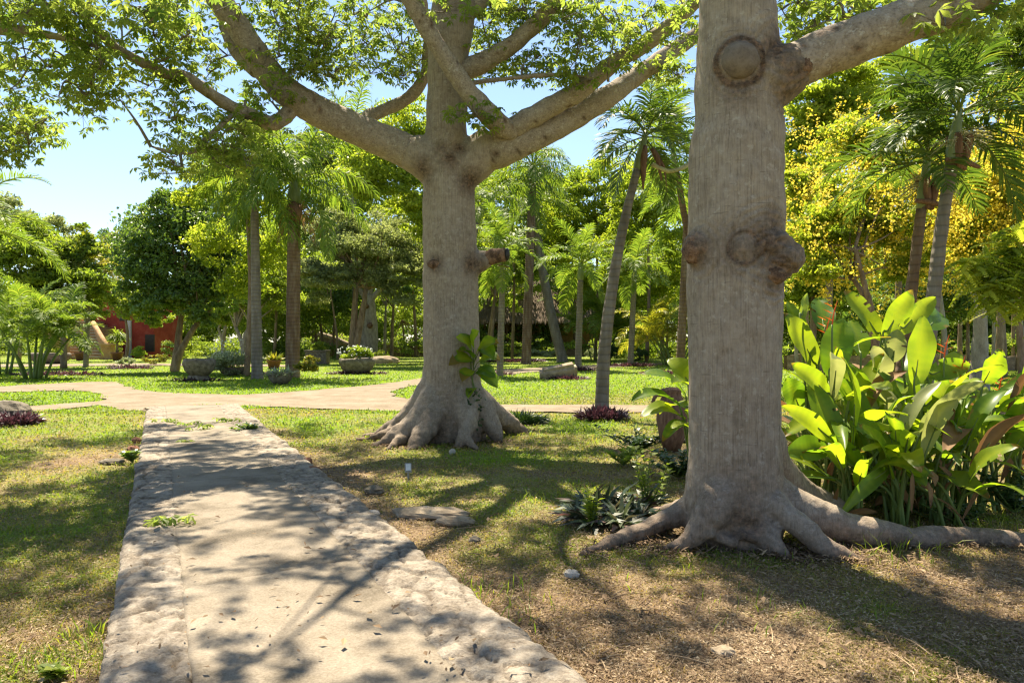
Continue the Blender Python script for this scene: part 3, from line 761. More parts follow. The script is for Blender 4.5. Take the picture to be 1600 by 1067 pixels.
limb('limb', root1, 'mid', L((735, 20), (760, -10), (810, -80, .5), (880, -180, 1), (960, -280, 1.4)), [0.14, 0.14, 0.11, 0.07, 0.03], O1, rng)
limb('limb', root1, 'mid', L((715, -60), (650, -190, -1.2), (560, -300, -2.6), (480, -420, -4)), [0.15, 0.12, 0.08, 0.03], O1, rng)
limb('limb', root1, 'mid', L((720, -90), (790, -210, -1.4), (860, -330, -3), (950, -470, -4.6)), [0.15, 0.12, 0.08, 0.03], O1, rng)
limb('limb', root1, 'mid', L((715, -70), (742, -190, -.9), (700, -300, -2.2), (735, -430, -3.6)), [0.12, 0.09, 0.06, 0.02], O1, rng)
mb = MB(); tube(mb, [A1(752, 408), A1(772, 400, -.05), A1(790, 397, -.08)], [0.125, 0.125, 0.115], n=18, sub=5, wob=0.02)
mb.build('branch_stub', M['burl'], root1, O1, True)
mb = MB(); lump(mb, A1(792, 397, -.08), 0.105, 3, 0.2, 3, 18, sq=(.5, 1, 1)); mb.build('cut_face', M['window_dark'], root1, O1, True)
mb = MB(); lump(mb, A1(678, 412, -0.38), 0.11, 5, 0.25, 3, 20, sq=(1, .55, .65)); mb.build('burl', M['burl'], root1, O1, True)

# --- right-hand ceiba
Z2 = 6.0
O2 = np.array([1.83, 6.0, 0.0])
root2 = thing('ceiba_tree', 'nearest ceiba, thick bare column on the right with dark burls and long surface roots', 'tree', O2, 'smooth grey ceiba trees')
def A2(px, py, dz=0.0): return at(px, py, Z2 + dz)
mb = MB()
tube(mb, [A2(1146, 870), A2(1146, 820), A2(1147, 770), A2(1148, 720), A2(1148, 620), A2(1148, 500), A2(1148.5, 400), A2(1150, 300), A2(1150, 235), A2(1154, 195), A2(1153, 110), A2(1152, 20), A2(1150, -80), A2(1148, -250), A2(1140, -500), A2(1130, -800)],
     [0.385, 0.39, 0.395, 0.37, 0.36, 0.376, 0.38, 0.377, 0.374, 0.352, 0.332, 0.305, 0.28, 0.24, 0.17, 0.08], n=44, sub=6, wob=0.018)
roots2 = [
    ([(1.66, 6.05, 0.34), (1.42, 6.08, 0.20), (1.12, 5.98, 0.09), (0.80, 5.76, 0.035), (0.42, 5.46, -0.04)], [0.13, 0.105, 0.08, 0.062, 0.03]),
    ([(1.68, 5.78, 0.46), (1.53, 5.67, 0.28), (1.35, 5.62, 0.09), (1.16, 5.66, 0.0), (0.98, 5.66, -0.06)], [0.155, 0.13, 0.09, 0.05, 0.02]),
    ([(2.02, 5.72, 0.34), (2.20, 5.56, 0.17), (2.36, 5.47, 0.04), (2.52, 5.42, -0.01), (2.72, 5.36, -0.07)], [0.14, 0.09, 0.06, 0.042, 0.02]),
    ([(2.08, 5.9, 0.36), (2.38, 5.84, 0.22), (2.70, 5.80, 0.12), (3.10, 5.79, 0.045), (3.55, 5.87, 0.03), (4.1, 5.84, -0.01), (4.8, 5.95, -0.07)], [0.17, 0.135, 0.115, 0.10, 0.088, 0.07, 0.05]),
    ([(2.06, 6.12, 0.92), (2.30, 6.28, 0.50), (2.58, 6.42, 0.26), (2.92, 6.52, 0.10)], [0.14, 0.125, 0.115, 0.10]),
    ([(1.92, 5.72, 0.20), (1.97, 5.58, 0.08), (2.04, 5.48, -0.02), (2.12, 5.34, -0.08)], [0.14, 0.10, 0.055, 0.025]),
    ([(1.66, 6.25, 0.25), (1.4, 6.55, 0.08), (1.1, 6.9, -0.06)], [0.12, 0.09, 0.04])]
for p, r_ in roots2: tube(mb, p, r_, n=18, sub=6, wob=0.045, seed=3)
tube(mb, [A2(1155, 140), A2(1200, 122, -.08), A2(1246, 104, -.1)], [0.30, 0.27, 0.185], n=26, sub=5)
lump(mb, A2(1158, 96, -0.22), 0.21, 2, 0.08, 2, 28, sq=(1.05, .72, 1.0))
lump(mb, A2(1192, 380, -0.24), 0.22, 7, 0.3, 2.5, 30, sq=(1.05, .7, .5))
lump(mb, A2(1224, 402, -0.24), 0.155, 17, 0.22, 2.5, 30, sq=(1, 1, .95))
lump(mb, A2(1208, 428, -0.26), 0.105, 18, 0.35, 3, 26, sq=(1, 1, .8))
lump(mb, A2(1164, 386, -0.34), 0.115, 19, 0.1, 2, 26, sq=(1, .5, .95))
lump(mb, A2(1090, 388, -0.13), 0.14, 8, 0.35, 3, 26, sq=(.85, .9, 1))
for k_ in range(7): lump(mb, A2(1108 + k_ * 17, 832 + (k_ % 3) * 7, -.42 + (k_ % 2) * .05), .055, 60 + k_, .35, 3, 16, sq=(1, 1, .8))
me = remesh(mb.mesh('trunk'), 0.017, 3)
spots2 = [(A2(1164, 386, -0.38), 0.125, 1.0, .03), (A2(1157, 95, -0.34), 0.18, 1.3, .045), (A2(1226, 398, -.36), .15, .6, .05), (A2(1158, 98, -0.40), 0.30, 0.65), (A2(1160, 122, -0.40), 0.22, 0.8), (A2(1218, 80, -0.25), 0.22, 1.0), (A2(1235, 120, -0.2), 0.22, 1.0), (A2(1222, 145, -0.2), 0.18, 0.9), (A2(1100, 120, -.3), .16, .5),
          (A2(1198, 380, -0.33), 0.24, 1.0), (A2(1215, 408, -0.3), 0.22, 1.0), (A2(1210, 432, -0.3), 0.14, 1.0), (A2(1150, 385, -0.36), 0.22, 0.6), (A2(1086, 390, -0.2), 0.17, 1.0), (A2(1205, 350, -.3), 0.15, 0.8),
          (A2(1150, 800, -0.45), 0.42, 0.55), (A2(1165, 822, -0.45), 0.3, 0.75), (A2(1100, 830, -.3), 0.25, 0.4), (A2(1225, 760, -.3), 0.3, 0.3)]  # trunk foot: shade of the root hollow put into the bark colour
finish_bark(me, spots2, O2, 9, 0.018)
link('trunk', me, M['bark_ceiba'], root2)
rng = np.random.default_rng(8)
limb('limb', root2, 'right', [A2(1180, 128), A2(1232, 106, -.08), A2(1262, 93, -.1), A2(1310, 74, -.15), A2(1400, 40, -.25), A2(1500, 0, -.35), A2(1620, -70, -.5), A2(1760, -190, -.7), A2(1880, -330, -.8)], [0.17, 0.182, 0.182, 0.178, 0.172, 0.165, 0.14, 0.09, 0.03], O2, rng, scars=16)
limb('limb', root2, 'right', [A2(1150, -60), A2(1090, -190, .7), A2(1010, -320, 1.6), A2(930, -420, 2.6)], [0.17, 0.15, 0.10, 0.03], O2, rng)
limb('limb', root2, 'right', [A2(1150, -100), A2(1200, -260, -.9), A2(1240, -480, -1.8), A2(1270, -800, -2.6)], [0.17, 0.14, 0.09, 0.03], O2, rng)
limb('limb', root2, 'right', [A2(1146, -200), A2(1240, -300, 1), A2(1400, -380, 2.2), A2(1560, -420, 3.5)], [0.16, 0.13, 0.08, 0.03], O2, rng)
limb('limb', root2, 'right', [A2(1146, -220), A2(1090, -420, -.8), A2(1010, -700, -1.6)], [0.15, 0.11, 0.03], O2, rng)
mb = MB(); lump(mb, A2(1157, 94, -0.335), 0.142, 11, 0.12, 2, 32, sq=(1, .72, .98)); mb.build('pruned_stub', M['stub_wood'], root2, O2, True)
for c, r_, s, mat_ in ((A2(1209, 430, -0.29), 0.10, (1, .8, .72), 'burl'), (A2(1082, 390, -0.17), 0.105, (.7, .75, 1.0), 'burl'), (A2(1258, 103, -.24), 0.075, (.7, .6, 1), 'burl')):
    mb = MB(); lump(mb, c, r_, int(r_ * 1000), 0.3 if mat_ == 'burl' else .1, 3.5, 30, sq=s); mb.build('burl', M[mat_], root2, O2, True)

# --- ceiba on the left whose trunk stands outside the picture
O3 = np.array([-8.6, 9.2, 0.0])
root3 = thing('ceiba_tree', 'leafy ceiba boughs reaching in from the upper left edge', 'tree', O3, 'smooth grey ceiba trees')
mb = MB()
tube(mb, [O3 + (0, 0, -.1), O3 + (0, 0, 1.2), O3 + (.05, 0, 4), O3 + (0, .1, 8), O3 + (0, .2, 11)], [0.5, 0.38, 0.34, 0.25, 0.1], n=24, sub=6, wob=0.03)
mb.build('trunk', M['bark_ceiba'], root3, O3, True)
rng = np.random.default_rng(15)
def A3(px, py, Z=9.2): return at(px, py, Z)
limb('limb', root3, 'left', [O3 + (0, 0, 5.1), A3(-150, 60), A3(-60, 42, 9.1), A3(40, 50, 9.0), A3(110, 62, 8.9), A3(170, 80, 8.8)], [0.13, 0.12, 0.09, 0.06, 0.04, 0.015], O3, rng)
limb('limb', root3, 'left', [O3 + (0, 0, 4.4), A3(-160, 150, 9.8), A3(-70, 190, 10.2), A3(10, 200, 10.5), A3(60, 205, 10.6)], [0.1, 0.09, 0.06, 0.04, 0.012], O3, rng)
limb('limb', root3, 'left', [O3 + (0, 0, 5.6), A3(-170, 10, 8.6), A3(-60, -40, 8.1), A3(60, -60, 7.6), A3(180, -70, 7.2)], [0.14, 0.12, 0.09, 0.06, 0.02], O3, rng)
limb('limb', root3, 'left', [O3 + (0, 0, 6.2), A3(-150, -100, 8.4), A3(-20, -220, 7.4), A3(150, -380, 6.4)], [0.14, 0.12, 0.09, 0.03], O3, rng)
limb('limb', root3, 'left', [O3 + (0, 0, 6.6), A3(-220, -60, 10.5), A3(-120, -140, 12), A3(0, -160, 13.5)], [0.13, 0.11, 0.08, 0.03], O3, rng)

# --- leafy sprays hung on the limbs
def proj(P): return CX + P[:, 0] / P[:, 1] * F, CY - (P[:, 2] - H) / P[:, 1] * F
def in_frame(P, m=12):
    px, py = proj(P)
    return (P[:, 1] > 0.5) & (px > -m) & (px < 1600 + m) & (py > -m) & (py < 1067)
def sprays(root, key, O, S, seed, leaves=13, rad=0.44, size=0.108, maxd=3.0):
    rng = np.random.default_rng(seed)
    base = np.vstack(LIMBPTS[key])
    maxd = 4.5
    d0 = np.array([np.min(np.linalg.norm(base - s, axis=1)) for s in S])
    order = np.argsort(d0)
    pts = [b for b in base]; arr = np.array(pts)
    tw, lf = MB(), MB()
    for i in order:
        s = S[i]
        d = np.linalg.norm(arr - s, axis=1) + 0.8 * np.maximum(0, arr[:, 2] - s[2])
        k = int(np.argmin(d)); a = arr[k]
        if np.linalg.norm(a - s) > maxd: continue
        mid = (a + s) / 2 + rng.normal(0, 0.07, 3) + np.array([0, 0, 0.08])
        thick = 0.022 if k < len(base) else 0.013
        tube(tw, [a, mid, s], [thick * 1.1, thick * 0.75, 0.006], n=5, sub=3, cap=False)
        arr = np.vstack([arr, mid[None], s[None]])
        m = int(leaves * rng.uniform(0.6, 1.4))
        D = sphere_dirs(rng, m) * (rng.uniform(0.25, 1, (m, 1)) ** 0.6) * rad * np.array([1, 1, 0.5])
        E = s + D + np.array([0, 0, 0.04])
        for e in E: 
            V0, V1 = s + (e - s) * 0.05, e
            sd = unit(np.cross(V1 - V0, (0.3, 0.2, 1))) * 0.0035
            tw.add([V0 - sd, V0 + sd, V1 + sd * .6, V1 - sd * .6], [(0, 1, 2, 3)])
        palmate(lf, E, size * rng.uniform(0.7, 1.25, m), rng, np.clip(rng.normal(0.5, 0.1) + rng.normal(0, 0.18, m), 0, 1))
    tw.build('twigs', M['twig'], root, O, True)
    lf.build('foliage', M['leaf_ceiba'], root, O)
def px_clusters(rows, rng):
    out = []
    for px, py, rx, ry, Z, dz, n in rows:
        a = rng.uniform(0, 2 * math.pi, n); r_ = rng.uniform(0, 1, n) ** 0.5
        zz = Z + rng.uniform(-dz, dz, n)
        for k in range(n): out.append(at(px + rx * r_[k] * math.cos(a[k]), py + ry * r_[k] * math.sin(a[k]), zz[k]))
    return np.array(out)
TRUNKS = np.array([O1[:2], O2[:2], O3[:2]])
def canopy(rng, n, x0, x1, y0, y1):
    """unseen boughs above the frame, set sunward so their shade dapples the ground; each given to the nearest ceiba"""
    out = [[], [], []]
    g = np.column_stack([rng.uniform(x0, x1, n), rng.uniform(y0, y1, n), np.zeros(n)])
    s = n2(g[:, 0], g[:, 1], 1.75, 123, 2)
    g = g[s > 0.49]
    g = g[~((g[:, 0] > 2.0) & (g[:, 1] > 5.6) & (g[:, 1] < 9.5))]
    for p in g:
        hs = rng.uniform(5.6, 13.0, 7)
        P = p + SUN * (hs / SUN[2])[:, None]
        ok = P[~in_frame(P, 45)]
        if not len(ok): continue
        for c in ok:
            d = np.linalg.norm(TRUNKS - c[:2], axis=1); k = int(np.argmin(d / np.array([1.5, 1.0, 1.0])))
            if d[k] < (10.0, 6.5, 6.5)[k]: out[k].append(c); break
    return [np.array(o).reshape(-1, 3) for o in out]
rng = np.random.default_rng(31)
S_mid = px_clusters([
    (215, 110, 75, 50, 9.5, .5, 9), (150, 165, 60, 25, 9.2, .5, 6), (265, 165, 45, 25, 9.9, .5, 6), (300, 255, 70, 30, 10.0, .5, 8), (345, 215, 45, 25, 10.3, .4, 5), (250, 60, 50, 40, 9.5, .5, 8), (235, 20, 50, 25, 9.0, .5, 7),
    (300, 20, 60, 30, 11, .8, 11), (430, 20, 70, 40, 11.2, .8, 16), (460, 75, 60, 45, 11.4, .6, 18), (420, 140, 25, 15, 11, .3, 5), (495, 110, 45, 30, 11.5, .5, 10), (520, 40, 40, 35, 11.6, .5, 7), (330, 90, 30, 40, 11.5, .5, 6), (390, 190, 40, 25, 11.2, .5, 7), (370, 240, 50, 25, 10.6, .5, 8),
    (560, 15, 40, 14, 11.5, .5, 5), (610, 85, 60, 40, 12.9, .5, 16), (625, 45, 40, 25, 12.8, .4, 7), (570, 75, 25, 20, 12.8, .4, 4), (640, 105, 15, 15, 12.7, .2, 3),
    (790, 50, 50, 45, 12.2, .6, 14), (830, 105, 60, 20, 12.0, .6, 11), (860, 20, 70, 28, 11.8, .6, 14), (930, 30, 60, 35, 11.4, .7, 15), (770, 110, 25, 25, 12.3, .4, 5), (955, 75, 50, 30, 11.3, .6, 10), (1030, 40, 50, 40, 11.0, .7, 13), (900, 120, 35, 12, 11.4, .4, 5), (1040, 110, 35, 20, 12.3, .4, 6),
    (745, 186, 18, 6, 11.3, .15, 3), (770, 190, 12, 4, 11.4, .1, 1), (690, 12, 25, 10, 11, .3, 2), (790, 12, 30, 15, 12, .4, 4)], rng)
OV = 1.0
CAN = canopy(rng, 2900, -11.0, 6.5, 1.0, 18.5)  # out-of-frame sprays, placed for the dapples they cast
S_mid = np.vstack([S_mid, CAN[0]])
sprays(root1, 'mid', O1, S_mid, 41)
S_right = px_clusters([(1260, 25, 45, 22, 7.5, .5, 7), (1330, 20, 50, 22, 7.6, .5, 7), (1240, 70, 18, 15, 7.2, .3, 2), (1540, 20, 40, 22, 5.6, .2, 4), (1490, 42, 20, 10, 5.6, .1, 1), (1400, 8, 60, 12, 7.6, .5, 6)], rng)
S_right = np.vstack([S_right, CAN[1]])
sprays(root2, 'right', O2, S_right, 43)
S_left = px_clusters([(60, 60, 95, 55, 8.9, .6, 13), (20, 120, 60, 40, 9.4, .5, 7), (110, 120, 45, 38, 8.9, .5, 6), (30, 20, 60, 25, 8.6, .6, 7), (20, 195, 40, 45, 10.4, .4, 12), (60, 222, 22, 14, 10.6, .3, 4), (110, 30, 40, 30, 8.5, .6, 9), (160, 90, 25, 20, 8.9, .4, 5), (0, 250, 30, 30, 10.4, .4, 6)], rng)
S_left = np.vstack([S_left, CAN[2]])
sprays(root3, 'left', O3, S_left, 45)

# ------------------------------------------------------------ palms
def frond_mesh(name, L, e0, droop, pairs, ll, lw, m, seed, plum=0.35, vee=0.5, hang=0.5, sway=0.12):
    rng = np.random.default_rng(seed)
    k = 13
    s = np.linspace(0, 1, k)
    e = e0 - droop * s ** 1.25
    dx, dz = np.cos(e), np.sin(e)
    x = np.concatenate([[0], np.cumsum((dx[1:] + dx[:-1]) / 2)]) * L / (k - 1)
    z = np.concatenate([[0], np.cumsum((dz[1:] + dz[:-1]) / 2)]) * L / (k - 1)
    y = sway * L * s ** 2 * rng.uniform(-1, 1)
    P = np.column_stack([x, y, z])
    mb = MB()
    tube(mb, P, 0.022 * L / 2.2 * (1 - 0.9 * s) + 0.003, n=5, sub=1, tone=0.85, cap=False)
    t = np.sort(np.concatenate([np.linspace(0.16, 0.99, pairs)] * 2)) + rng.normal(0, 0.004, pairs * 2)
    t = np.clip(t, 0.12, 0.995)
    c = np.column_stack([np.interp(t, s, P[:, i]) for i in range(3)])
    T = unit(np.column_stack([np.interp(t, s, np.gradient(P[:, i], s)) for i in range(3)]))
    sgn = np.where(np.arange(len(t)) % 2 == 0, 1.0, -1.0)
    S = unit(np.cross(T, np.array([0, 0, 1.0]) + 1e-3)) * sgn[:, None]
    Nn = np.cross(S * sgn[:, None], T)
    ang = vee + rng.normal(0, plum, len(t))
    fwd = 0.45 + 0.9 * t ** 2
    D = unit(S * np.cos(ang)[:, None] + Nn * np.sin(ang)[:, None] + T * fwd[:, None])
    ln = ll * np.clip(np.sin(math.pi * (0.12 + 0.86 * t)) ** 0.6, 0.25, 1) * rng.uniform(0.85, 1.1, len(t))
    # three-part strap so that leaflets arch
    sd = unit(np.cross(D, Nn) + rng.normal(0, 0.25, (len(t), 3)))
    p0 = c; p1 = c + D * (ln * 0.45)[:, None]
    D2 = unit(D + np.array([0, 0, -hang])); p2 = p1 + D2 * (ln * 0.3)[:, None]
    D3 = unit(D2 + np.array([0, 0, -hang * 1.3])); p3 = p2 + D3 * (ln * 0.28)[:, None]
    W = lw * (0.7 + 0.5 * np.sin(math.pi * t))[:, None] * 0.5
    V = np.stack([p0 - sd * W * .5, p0 + sd * W * .5, p1 + sd * W, p1 - sd * W, p2 + sd * W * .75, p2 - sd * W * .75, p3], 1).reshape(-1, 3)
    b = np.arange(len(t))[:, None] * 7
    tn = np.clip(rng.normal(0.5, 0.2, len(t)), 0, 1)
    mb.add(V, np.concatenate([b + np.array([[0, 1, 2, 3]]), b + np.array([[3, 2, 4, 5]])]), b + np.array([[5, 4, 6]]), np.repeat(tn, 7))
    me = mb.mesh(name)
    me.materials.append(m)
    return me
FR = {}
for key, m, L_, pr, ll, lw, pl, ve, hg in (('deep', M['palm_deep'], 2.2, 34, 0.62, 0.052, 0.2, 0.35, 0.3), ('feather', M['palm'], 2.2, 34, 0.62, 0.052, 0.22, 0.35, 0.35), ('royal', M['palm'], 3.6, 52, 0.85, 0.055, 0.55, 0.1, 0.75), ('date', M['palm'], 3.4, 60, 0.5, 0.035, 0.3, 0.5, 0.25), ('yellow', M['palm_yellow'], 2.2, 34, 0.6, 0.05, 0.25, 0.35, 0.4), ('dry', M['palm_dry'], 2.0, 26, 0.45, 0.04, 0.5, 0.0, 0.9)):
    for i, (vn, e0, dr) in enumerate((('up', 78, 50), ('high', 58, 85), ('mid', 32, 88), ('low', 2, 62), ('hang', -42, 40))):
        for v in (0, 1):
            FR[key, vn, v] = frond_mesh('frond', L_, R(e0 + v * 6 - 3), R(dr + v * 14 - 7), pr, ll, lw, m, i * 7 + v + len(key), pl, ve, hg)
def put_frond(root, loc, style, vn, az, scale, rng, tilt=0.0, name='frond'):
    o = bpy.data.objects.new(name, FR[style, vn, int(rng.integers(2))])
    C.objects.link(o); o.parent = root
    o.location = tuple(loc); o.rotation_euler = (rng.normal(0, .1), tilt, az); o.scale = (scale,) * 3
    return o
def palm(name, label, base, top, r0, r1, tm, style, scale, counts, seed, group='palms standing in the lawn', shaft=0.0, bend=0.0, cat='palm', swell=None, sub=True):
    rng = np.random.default_rng(seed)
    base, top = np.asarray(base, float), np.asarray(top, float)
    root = thing(name, label, cat, base, group)
    mid = (base + top) / 2 + np.array([bend, 0, 0])
    q1 = (base + mid) / 2 + np.array([bend * .25, 0, 0]); q3 = (mid + top) / 2 + np.array([bend * .25, 0, 0])
    mb = MB()
    rm = swell or (r0 + r1) / 2
    tube(mb, [base - (0, 0, .15), base + (top - base) * 0.04, q1, mid, q3, top], [r0 * 1.25, r0, (r0 + rm) / 2, rm, (rm + r1) / 2, r1], n=16, sub=5, wob=0.015, seed=seed)
    mb.build('trunk', tm, root, base, True)
    ax = unit(top - q3)
    crown = top + ax * shaft
    if shaft:
        mb = MB(); tube(mb, [top - ax * 0.05, top + ax * shaft * .3, top + ax * shaft], [r1 * 1.0, r1 * 1.15, r1 * .55], n=12, sub=4)
        mb.build('crownshaft', M['crownshaft'], root, base, True)
    az = rng.uniform(0, 6.28)
    for vn, n in counts:
        for k in range(n):
            az += 2.399 + rng.normal(0, .18)
            lift = {'up': .05, 'high': .0, 'mid': -.06, 'low': -.12, 'hang': -.16}[vn]
            put_frond(root, crown - base + ax * lift * 1.2 + np.array([math.cos(az), math.sin(az), 0]) * r1 * .35, style, vn, az, scale * rng.uniform(.86, 1.12), rng)
    return root, crown, rng
FULL = (('up', 3), ('high', 4), ('mid', 5), ('low', 4))

p, cr, _r = palm('royal_palm', 'tall straight palm with a smooth grey trunk standing left of the brown trunked palm', gnd(402, 592), at(397, 285, 31.5), .24, .15, M['palm_trunk'], 'royal', 1.0, (('up', 2), ('high', 4), ('mid', 5), ('low', 5), ('hang', 5)), 3, shaft=.8)
p, cr, _r = palm('royal_palm', 'tall thick palm with a trunk stained brown at its foot', gnd(457, 589), at(460, 318, 32.8), .32, .27, M['palm_trunk_brown'], 'royal', 1.12, (('up', 3), ('high', 5), ('mid', 5), ('low', 4), ('hang', 3)), 5, shaft=1.1, swell=.30)
for k in range(3): put_frond(p, cr - np.array(p.location) - (0, 0, .6), 'dry', 'hang', .3 + k * 1.1, 1.3, _r, name='dead_frond')
mb = MB(); rr = np.random.default_rng(4)
lump(mb, cr + (.1, -.3, -1.5), .42, 3, .4, 4, 18, sq=(.8, .8, 1)); mb.build('fruit_cluster', M['sheath'], p, p.location, True)

p, cr, _r = palm('leaning_palm', 'slender leaning grey palm rising from purple leaved plants', gnd(938, 652), at(996, 262, 15.9), .15, .085, M['palm_trunk'], 'deep', .74, (('up', 2), ('high', 3), ('mid', 5), ('low', 4), ('hang', 3)), 8, shaft=.85, bend=-.16)
for dx, dz, ln, r_ in ((-.04, .0, .95, .085), (.11, -.05, .7, .07), (.16, -.1, .9, .035)):
    mb = MB(); b0 = cr + (dx, -.07, -.35 + dz)
    tube(mb, [b0, b0 + (dx * 1.2, -.03, -.4 * ln), b0 + (dx * 1.6 + .02, -.02, -1.0 * ln)], [r_ * .7, r_, r_ * .2], n=8, sub=4, wob=.03); mb.build('dry_sheath', M['sheath'], p, p.location, True)
mb = MB()
tube(mb, [cr + (.1, -.1, -.75), cr + (.5, -.1, -.9), cr + (1.0, 0, -.65), cr + (1.25, 0, 0), cr + (1.28, 0, .5)], [.05, .05, .045, .035, .02], n=7, sub=5); mb.build('flower_stalk', M['fruit_stalk'], p, p.location, True)

def sheath_and_flowers(p, cr, rng, n=26):
    mb = MB()
    for a in (0.3, 2.2, 4.1, 5.4):
        d = np.array([math.cos(a), math.sin(a), 0])
        tube(mb, [cr - (0, 0, 1.0) + d * .06, cr - (0, 0, .75) + d * .1, cr - (0, 0, .42) + d * .17], [.05, .07, .05], n=8, sub=4, wob=.02)
    tube(mb, [cr + (-.28, -.1, -.86), cr + (0, -.14, -.9), cr + (.26, -.1, -.98)], [.04, .05, .03], n=7, sub=3)
    mb.build('dry_sheath', M['sheath'], p, p.location, True)
    mb = MB()
    for k in range(n):
        d = unit(rng.normal(size=3) * (1, 1, .4) + (0, 0, .1))
        b = cr + (0, 0, -.55); pts = [b, b + d * .25 + (0, 0, .02), b + d * .5 + (0, 0, -.12)]
        tube(mb, pts, [.012, .008, .004], n=4, sub=3, cap=False)
        cards(mb, np.array(pts[1])[None] * 0 + np.array([pts[1] + (pts[2] - pts[1]) * u for u in rng.uniform(0, 1.1, 26)]) + rng.normal(0, .035, (26, 3)), .028, rng)
    mb.build('flower_cluster', M['fruit_stalk'], p, p.location)
p, cr, _r = palm('feather_palm', 'palm with a brown torn sheath and arching fronds before the yellow blossom at right', gx(1440, 12.0), at(1487, 250, 12.0), .13, .09, M['palm_trunk'], 'deep', .85, (('up', 2), ('high', 4), ('mid', 5), ('low', 3), ('hang', 1)), 11, shaft=.85, bend=-.06)
sheath_and_flowers(p, cr, _r)
mb = MB()
p, cr, _r = palm('feather_palm', 'shorter palm with pale flower sprays just left of the torn sheath palm', gx(1398, 13.2), at(1440, 322, 13.2), .12, .085, M['palm_trunk_brown'], 'deep', .85, (('up', 2), ('high', 4), ('mid', 5), ('low', 4)), 13, shaft=.95)
sheath_and_flowers(p, cr, _r, 34)
p, cr, _r = palm('feather_palm', 'small palm beside the trunk of the middle ceiba, with a straight mottled trunk', gnd(781, 587), at(786, 405, 34), .16, .13, M['palm_trunk'], 'feather', 1.05, (('up', 3), ('high', 4), ('mid', 5), ('low', 4), ('hang', 3)), 17, shaft=.6)
sheath_and_flowers(p, cr, _r, 12)
p, cr, _r = palm('feather_palm', 'small bright palm between the middle ceiba and the leaning palm, purple plants at its foot', gnd(903, 578), at(907, 436, 41), .2, .16, M['palm_trunk'], 'feather', 1.2, FULL + (('hang', 2),), 19, shaft=.9)
p, cr, _r = palm('feather_palm', 'small bright palm just right of the leaning palm', gnd(985, 572), at(991, 440, 47), .2, .16, M['palm_trunk'], 'feather', 1.3, FULL + (('hang', 2),), 23, shaft=.9)
p, cr, _r = palm('feather_palm', 'palm half hidden behind the left side of the nearest ceiba', gnd(1062, 592), at(1074, 330, 31.4), .2, .14, M['palm_trunk_brown'], 'feather', 1.15, FULL + (('hang', 3),), 27, shaft=.8)
p, cr, _r = palm('curved_palm', 'pale palm trunk curving to the left in front of the thatched hut', gx(879, 58), at(836, 330, 60), .42, .3, M['palm_trunk'], 'royal', 1.25, FULL + (('hang', 3),), 29, shaft=1.2, bend=-.25)
p, cr, _r = palm('royal_palm', 'dark tall palm with hanging plumes beyond the middle ceiba', gx(822, 52), at(832, 285, 53), .34, .28, M['palm_trunk_brown'], 'royal', 1.15, (('up', 3), ('high', 4), ('mid', 5), ('low', 5), ('hang', 4)), 31, shaft=1.3)
p, cr, _r = palm('date_palm', 'date palm whose long fronds reach in from the left edge', gx(-75, 20), at(-62, 345, 20), .26, .2, M['palm_trunk_brown'], 'date', .9, (('up', 2), ('high', 4), ('mid', 6), ('low', 6), ('hang', 2)), 37)
p, cr, _r = palm('feather_palm', 'yellowing palm in front of the stairs of the red building', gx(134, 46), at(140, 425, 46), .16, .12, M['palm_trunk'], 'yellow', 1.25, FULL, 41, shaft=.4)
p, cr, _r = palm('royal_palm', 'palm showing only its plume of fronds behind the big left limb', gx(556, 70), at(552, 235, 70), .26, .2, M['palm_trunk'], 'royal', 1.9, FULL, 43, shaft=1.0)
p, cr, _r = palm('royal_palm', 'palm crown showing right of the middle ceiba above the small palms', gx(700, 46), at(745, 345, 46), .26, .2, M['palm_trunk'], 'royal', 1.0, FULL + (('hang', 3),), 47, shaft=1.0)
p, cr, _r = palm('feather_palm', 'bushy palm crown pressed against the left edge of the nearest ceiba', gx(1118, 24), at(1056, 262, 24), .13, .1, M['palm_trunk_brown'], 'feather', .95, FULL + (('hang', 3),), 53, shaft=.6)

# clump palm with many stems
def clump_palm(name, label, base, n, h, spread, style, scale, seed, group):
    rng = np.random.default_rng(seed)
    root = thing(name, label, 'palm', base, group)
    for k in range(n):
        a = rng.uniform(0, 6.28); d = np.array([math.cos(a), math.sin(a), 0])
        b = base + d * rng.uniform(.1, .5) * spread; hh = h * rng.uniform(.6, 1.05)
        tp = b + d * spread * rng.uniform(.5, 1.1) + (0, 0, hh)
        mb = MB(); tube(mb, [b - (0, 0, .1), (b + tp) / 2 - d * .12 * spread, tp], [.06, .05, .04], n=8, sub=4); mb.build('stem', M['stem_green'], root, base, True)
        az = rng.uniform(0, 6.28)
        for vn in ('up', 'high', 'high', 'mid', 'low'):
            az += 2.4; put_frond(root, tp - base, style, vn, az, scale * rng.uniform(.8, 1.15), rng)
    return root
clump_palm('clump_palm', 'many stemmed palm clump at the left edge of the far lawn', gnd(52, 591), 13, 2.6, 1.1, 'feather', .85, 61, 'clumping palms')
clump_palm('clump_palm', 'feathery palm clump behind the leaning palm at the far edge of the lawn', gx(938, 62), 9, 3.6, 1.6, 'feather', 1.7, 63, 'clumping palms')
clump_palm('clump_palm', 'pale feathery clump close left of the nearest ceiba at the far edge of the lawn', gx(1052, 50), 9, 2.6, 1.4, 'yellow', 1.2, 65, 'clumping palms')
clump_palm('clump_palm', 'palm thicket at the extreme left beside the stairs', gx(2, 36), 9, 3.2, 1.2, 'feather', 1.1, 67, 'clumping palms')

